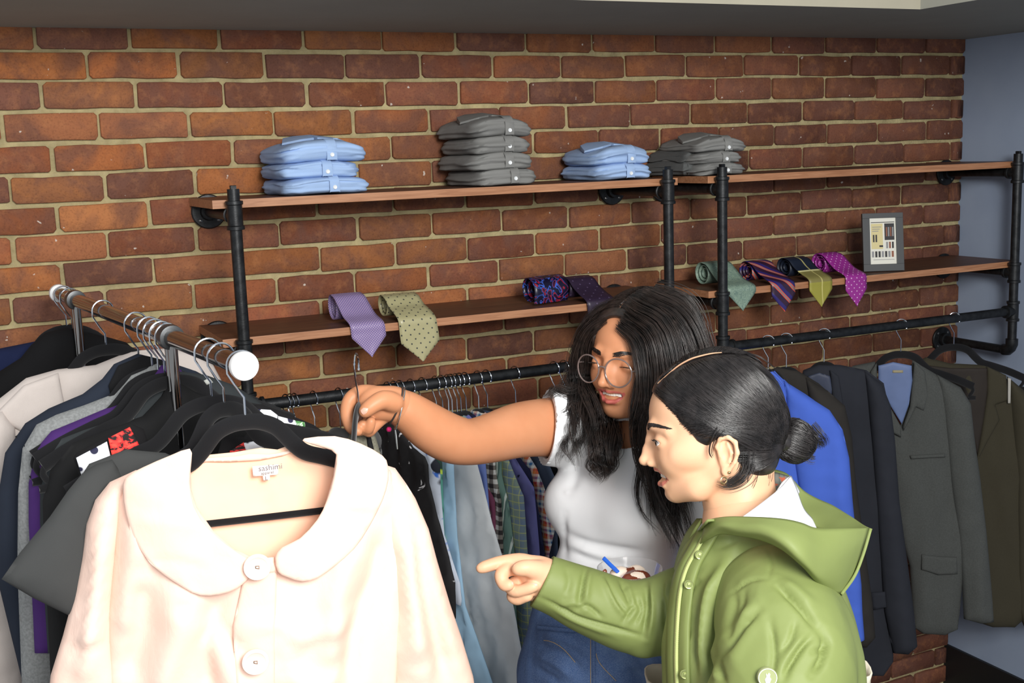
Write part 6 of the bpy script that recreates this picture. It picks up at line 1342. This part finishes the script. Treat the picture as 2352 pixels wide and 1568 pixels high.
MB().tube([onj(1365,y,.002) for y in range(1462, 1600, 8)], .0022, 6).build('fly_edge', dn, jn)
MB().tube([onj(1400-30*math.cos(a*.3), 1500+a*9) for a in range(0, 8)], .0006, 6).build('fly_stitch', st, jn)
MB().tube([onj(x, 1440+8*math.sin((x-1230)/60), .003) for x in range(1238, 1500, 12)], .0035, 8, flat=.5).build('waistband_edge', dn, jn)
MB().tube([onj(1250+k*12, 1470+k*k*1.4) for k in range(0, 7)], .0006, 6).build('pocket_stitch', st, jn)
# ---- hair
rg = random.Random(21)
def cut1(F):
    F.ell((.130,0,-.012), (.066,.095,.092), k=.006, op='s'); F.ell((.09,0,-.085), (.085,.10,.09), k=.006, op='s'); F.ell((.116,0,.058), (.040,.050,.050), k=.006, op='s')
    F.chain([surf(nrm((1,.0,.75)), .009), surf(nrm((.55,0,1)), .009), surf(nrm((-.1,0,1)), .010)], [.0042,.0040,.0020], k=.0015, op='s')
Vs, Qs = hair_shell(H1, W1, hr1, cutf=cut1, grow=.009)
hair1 = field_object('hair', Vs, Qs, hr1, W1)
guides = [  # (points px, py, D), strands, radii
 ([(1432,738,2.02),(1474,775,1.995),(1492,840,1.985),(1492,900,1.985),(1488,970,1.985),(1492,1040,1.985),(1500,1110,1.98),(1515,1180,1.975),(1525,1240,1.975)], 300, [.010,.016,.018,.020,.022,.024,.026,.022,.010]),
 ([(1455,712,2.02),(1515,760,1.97),(1535,840,1.965),(1535,920,1.97),(1525,1000,1.98),(1530,1080,1.98),(1548,1160,1.97),(1560,1230,1.965),(1565,1292,1.965)], 420, [.016,.026,.030,.030,.030,.030,.030,.026,.012]),
 ([(1480,690,2.03),(1550,735,1.99),(1585,810,1.98),(1592,900,1.99),(1590,1000,2.0),(1585,1100,1.99),(1590,1180,1.98),(1578,1260,1.97)], 320, [.018,.026,.026,.026,.03,.03,.026,.014]),
 ([(1500,672,2.08),(1565,700,2.07),(1600,770,2.07),(1606,850,2.08),(1605,950,2.08),(1605,1060,2.08)], 220, [.016,.024,.026,.03,.03,.03]),
 ([(1404,735,2.06),(1362,768,2.09),(1343,815,2.11),(1338,870,2.12),(1340,930,2.09),(1340,990,2.06),(1338,1040,2.04),(1330,1095,2.035)], 300, [.006,.010,.012,.016,.026,.030,.028,.012]),
 ([(1430,705,2.08),(1380,735,2.11),(1348,790,2.14),(1332,850,2.15),(1325,910,2.13),(1322,960,2.10),(1312,1020,2.07),(1298,1095,2.045)], 260, [.012,.016,.016,.018,.022,.022,.020,.010]),
 ([(1372,915,2.17),(1384,965,2.13),(1388,1020,2.04),(1378,1070,2.03),(1370,1115,2.02)], 330, [.014,.022,.024,.020,.008]),
 ([(1345,895,2.12),(1315,905,2.11),(1285,902,2.10),(1258,905,2.09),(1238,900,2.085)], 46, [.010,.008,.006,.005,.003]),
 ([(1330,930,2.10),(1308,935,2.09),(1292,960,2.08),(1284,1000,2.075)], 24, [.008,.008,.006,.003]),
]
F = Field(np.minimum.reduce([PD(1230,650,1.95), PD(1680,1330,2.15), PD(1230,1330,1.95), PD(1680,650,2.15)])-.05, np.maximum.reduce([PD(1230,650,1.95), PD(1680,1330,2.15), PD(1230,1330,1.95), PD(1680,650,2.15)])+.05, .0045)
lines = []
for P, n, rad in guides:
    lines += bundle([PD(*p) for p in P], int(n*1.9), [r*1.08 for r in rad], .00046, rg, wave=.012, wf=2.6, m=34, tip=.45)
    if n > 100 and P[0][0] > 1431 and P[-1][0] > 1450: ch(F, [(x, y, d, r*.5) for (x, y, d), r in zip(P[:-1], np.interp(np.linspace(0, 1, len(P)-1), np.linspace(0, .9, len(rad)), rad))], .012)
Vl, Ql = F.mesh('locks', 2); N = vnormals(Vl, Ql)
Vl = Vl+N*np.array([.006*mnoise.noise(Vector((v[0]*60, v[1]*60, v[2]*16))) for v in Vl])[:, None]
lk = field_object('hair_locks', Vl, Ql, hr1, hair1)
strands('hair_strands', lines, hr1, hair1)
lines = []
for i in range(3200):
    g = 1 if rg.random() < .6 else -1; s = rg.random(); r0 = nrm(np.array([1,0,.72])*(1-s)+np.array([-.5,0,1])*s); r0 = nrm(r0+np.array([0,g*(.020+rg.random()*.06),0])); end = nrm(np.array([.35,g*1.0,-.35])*(1-s)+np.array([-.9,g*.8,-.4])*s+np.array([rg.uniform(-.05,.05),0,0])); gr = .0115+rg.random()*.004; P = []
    for t_ in np.linspace(0, 1, 18): P.append(H1.P(surf(nrm(r0*(1-t_)+end*t_+np.array([0,g*.35*math.sin(t_*PI),.1*math.sin(t_*PI)])), gr+.001*math.sin(t_*6+i))))
    lines.append((np.array(P), .00045))
strands('crown_strands', lines, hr1, hair1)
MB().tube([H1.P(surf(nrm(d_), .0105)) for d_ in ((1,0,.62), (.85,0,.8), (.6,0,1), (.3,0,1), (.0,0,1))], [.0016,.0026,.0024,.0018,.0008], 8, flat=.35, up=H1.B[:,1]).build('scalp_parting', sk1, hair1)
# ---- glasses
gt = thing('glasses', 'clear grey-rimmed eyeglasses worn on the face with long wavy hair', 'glasses', H1.P((.115,0,.005)))
gfm = NT('clear_acetate').set(col=rgb(140,124,120), rough=.15, trans=.4, ior=1.45).m; lens = NT('lens_glass'); lens.set(col=(1,1,1,1), rough=.02, trans=1.0, ior=1.02, alpha=.25); lens = lens.m
tilt_ = .10
def gp(y, z, dx=0): return H1.P((.1265-.0-1.9*y*y+tilt_*(z)+dx, y, z-.002))
for g in (1, -1):
    cy, cz, rx, rz = g*.0335, .011, .0265, .0245
    ring = [gp(cy+rx*math.cos(a)*(1+.05*math.sin(a)), cz+rz*math.sin(a)+.001) for a in np.linspace(0, 2*PI, 37)[:-1]]
    m = MB(); m.tube(ring+[ring[0]], .0014, 8, cap=False); m.build('rim', gfm, gt)
    V_ = [gp(cy, cz)]+ring; m = MB(); m.add([p+H1.B[:,0]*.0004 for p in V_]+[p-H1.B[:,0]*.0004 for p in V_], [[0, i+1, (i+1)%36+1] for i in range(36)]+[[37, 37+(i+1)%36+1, 37+i+1] for i in range(36)]+[[i+1, 38+i, 38+(i+1)%36, (i+1)%36+1] for i in range(36)]); m.build('lens', lens, gt)
    MB().tube(spline([gp(g*.0600, .018), H1.P((.105,g*.0700,.017)), H1.P((.060,g*.0745,.017)), H1.P((.010,g*.0765,.015)), H1.P((-.010,g*.0765,.003))], 6), .0014, 8, flat=.8).build('temple_arm', gfm, gt)
MB().tube(spline([gp(-.0085, .016), gp(-.004, .019), gp(.004, .019), gp(.0085, .016)], 4), .0015, 8).build('bridge', gfm, gt)
# ---- bracelets
brn_ = plain('dark_cord', rgb(52,44,40), .8); slv = plain('silver_chain', rgb(226,226,224), .2, 1.0)
def bracelet(c, ax, r1, r2, rad, mat, nm, lab, up=None):
    a = nrm(ax); e1 = nrm(Uy-a*(Uy@a)); e2 = np.cross(a, e1); P = [c+e1*math.cos(t_)*r1+e2*math.sin(t_)*r2 for t_ in np.linspace(0, 2*PI, 41)]
    o = MB().tube(P, rad, 8, cap=False).build(nm, mat); tag(o, lab, 'bracelet'); return P, o
wc = PD(908, 930, 1.876); wax = nrm(PD(945,950,1.895)-PD(895,925,1.872)+Rx*.004)
bracelet(wc, nrm(wax+Bz*.25+Uy*.10), .0305, .0300, .0015, brn_, 'cord_bracelet', 'thin dark cord bracelet on the raised wrist')
P, so = bracelet(wc+wax*.009+Uy*-.002, nrm(wax+Bz*.35+Uy*.22), .0345, .0330, .0013, slv, 'chain_bracelet', 'silver bracelet with a dangling chain on the raised wrist')
low = min(P, key=lambda p: p[2]); 
MB().tube([low, low-np.array([0,0,.012])+Rx*.001, low-np.array([0,0,.034])+Rx*.002], [.0012,.0018,.0012], 6).build('dangling_chain', slv, so)
MB().lathe(low-Rx*.010+Uy*-.001, Rx, [(-.004,.002),(-.002,.0042),(.002,.0042),(.004,.002)], 12).build('pink_bead', plain('magenta_bead', rgb(170,30,90), .2), so)
# ---- hanger held up in the hand, with a tweed top
hd = PD(823, 905, 1.842); vd = nrm(np.array([RW[0,2], RW[1,2], 0])); 
hh, hp = make_hanger(PD(819, 838, 1.842), nrm(vd+Rx*.06), 'velvet hanger pinched in the raised hand, seen edge-on', 'held hanger', drop=.070, rr=.014, w=.8, barz=-.12)
del hh['group']
tp = thing('tweed_top', 'grey tweed and black top hanging from the hanger in the raised hand', 'top', PD(835,1010,1.86))
twd = cloth('tweed_grey', rgb(120,118,104), .95, .1, weave=300, bump=.8, heather=.35)
pl = Plane(PD(835,1005,1.90), nrm(vd*.5+Rx*.85)); q = lambda P: pxpoly(pl, P)
panel('body', pl, q([(808,985),(830,992),(850,985),(862,1000),(880,1060),(890,1250),(790,1250),(795,1050),(800,1005)]), twd, tp, T=.012, R=.02, step=.01, disp=vfold(.003, 30, 3))
panel('dark_band', pl, q([(834,990),(842,988),(852,1030),(856,1240),(842,1240),(840,1040)]), cloth('black_band', rgb(26,26,28), .9), tp, T=.004, Tb=0, R=.004, step=.01, base=lambda Q: np.full(len(Q), .013))
# ---- bowl of dessert with a blue spoon
bwc = PD(1446, 1306, 1.885); bt = thing('dessert_bowl', 'clear plastic bowl of ice cream with chocolate sauce, in front of the T-shirt', 'bowl', bwc-np.array([0,0,.05]))
clr = NT('clear_plastic'); clr.set(col=(.95,.95,.96,1), rough=.05, trans=.9, ior=1.2, alpha=.55); clr = clr.m
ro = .0515
m = MB(); prof = [(-.052,.030),(-.050,.033),(-.030,.042),(-.004,.0505),(0,.0530),(.0016,.0530),(.0016,.0512),(-.004,.0488),(-.030,.0405),(-.048,.0315),(-.050,.002)]
m.lathe(bwc, (0,0,1), prof, 40); m.build('bowl', clr, bt)
G = Field(bwc-.06, bwc+.05, .0022); G.ell(bwc+[0,0,-.028], (.040,.040,.020), k=.01)
for k, (a, r, z) in enumerate([(.3,.016,-.010), (2.2,.018,-.012), (4.1,.014,-.012), (5.3,.020,-.014)]): G.ell(bwc+np.array([math.cos(a)*.016, math.sin(a)*.016, z]), (r, r, r*.7), k=.005)
V, Q = G.mesh('ice', 1); ch_ = np.array([mnoise.noise(Vector(v*70)) for v in V[Q].mean(1)]) > .08
field_object('ice_cream', V, Q, [plain('vanilla', rgb(236,218,200), .4), plain('chocolate_sauce', rgb(112,54,34), .2)], bt, matidx=ch_.astype(int))
for k, (a, z) in enumerate([(0.35,-.006), (.8,-.009), (2.6,-.008), (5.6,-.007)]):
    G = Field(bwc-.06, bwc+.02, .0022); c_ = bwc+np.array([math.cos(a)*.045, math.sin(a)*.045, z-.003]); G.ell(c_, (.006,.006,.010), k=.002); G.ell(c_+[.004,-.003,.006], (.004,.004,.006), k=.003); V, Q = G.mesh('smear', 1); field_object('sauce_smear', V, Q, bpy.data.materials['chocolate_sauce'], bt)
sp = [PD(1386,1281,1.865), PD(1400,1295,1.872), PD(1416,1310,1.880), PD(1432,1326,1.888), PD(1446,1336,1.893)]
o = MB().tube(spline(sp, 5), [.0034]*10+[.0032]*8+[.005]*3, 8, flat=.45).build('plastic_spoon', plain('blue_plastic', rgb(40,96,200), .35)); tag(o, 'blue plastic spoon sticking out of the ice cream bowl', 'spoon')
# ---- canvas tote behind the green jacket
tb = thing('canvas_tote', 'cream canvas tote bag behind the green jacket at waist height', 'bag', PD(1740,1560,1.93)-np.array([0,0,.3]))
cv = cloth('cream_canvas', rgb(222,214,194), .9, .04, weave=600, bump=.5)
rows = []
for zz, k in ((0, 1.0), (-.012, .985), (-.10, .97), (-.25, .95), (-.33, .9)):
    ring = []
    for a in np.linspace(0, 2*PI, 33)[:-1]:
        e = .5; x = math.copysign(abs(math.cos(a))**e, math.cos(a)); y = math.copysign(abs(math.sin(a))**e, math.sin(a)); ring.append(PD(1740, 1540, 1.93)+nrm([Rx[0], Rx[1], 0])*x*.188*k+nrm([vd[0], vd[1], 0])*y*.035*k+np.array([0,0,zz+.006*math.sin(a*3)+(.018 if x > 0 else 0)*0]))
    rows.append(ring)
m = MB(); V_ = [p for r in rows for p in r]; n = 32; m.add(V_, [[i*n+j, i*n+(j+1)%n, (i+1)*n+(j+1)%n, (i+1)*n+j] for i in range(4) for j in range(n)]+[[4*n+j for j in range(n)]]); o = m.build('bag_body', cv, tb); md = o.modifiers.new('t', 'SOLIDIFY'); md.thickness = .0025
for s in (.05, -.06):
    a_ = PD(1740,1540,1.93)+nrm([Rx[0], Rx[1], 0])*.06+vd*0; b_ = PD(1740,1540,1.93)-nrm([Rx[0], Rx[1], 0])*.06
    y_ = nrm([vd[0], vd[1], 0])*(.032 if s > 0 else -.032)
    MB().tube(spline([a_+y_-[0,0,.03], a_+y_+[0,0,.05], (a_+b_)/2+y_*.4+[0,0,.12], b_+y_+[0,0,.05], b_+y_-[0,0,.03]], 8), .010, 8, flat=.25).build('bag_handle', cv, tb)
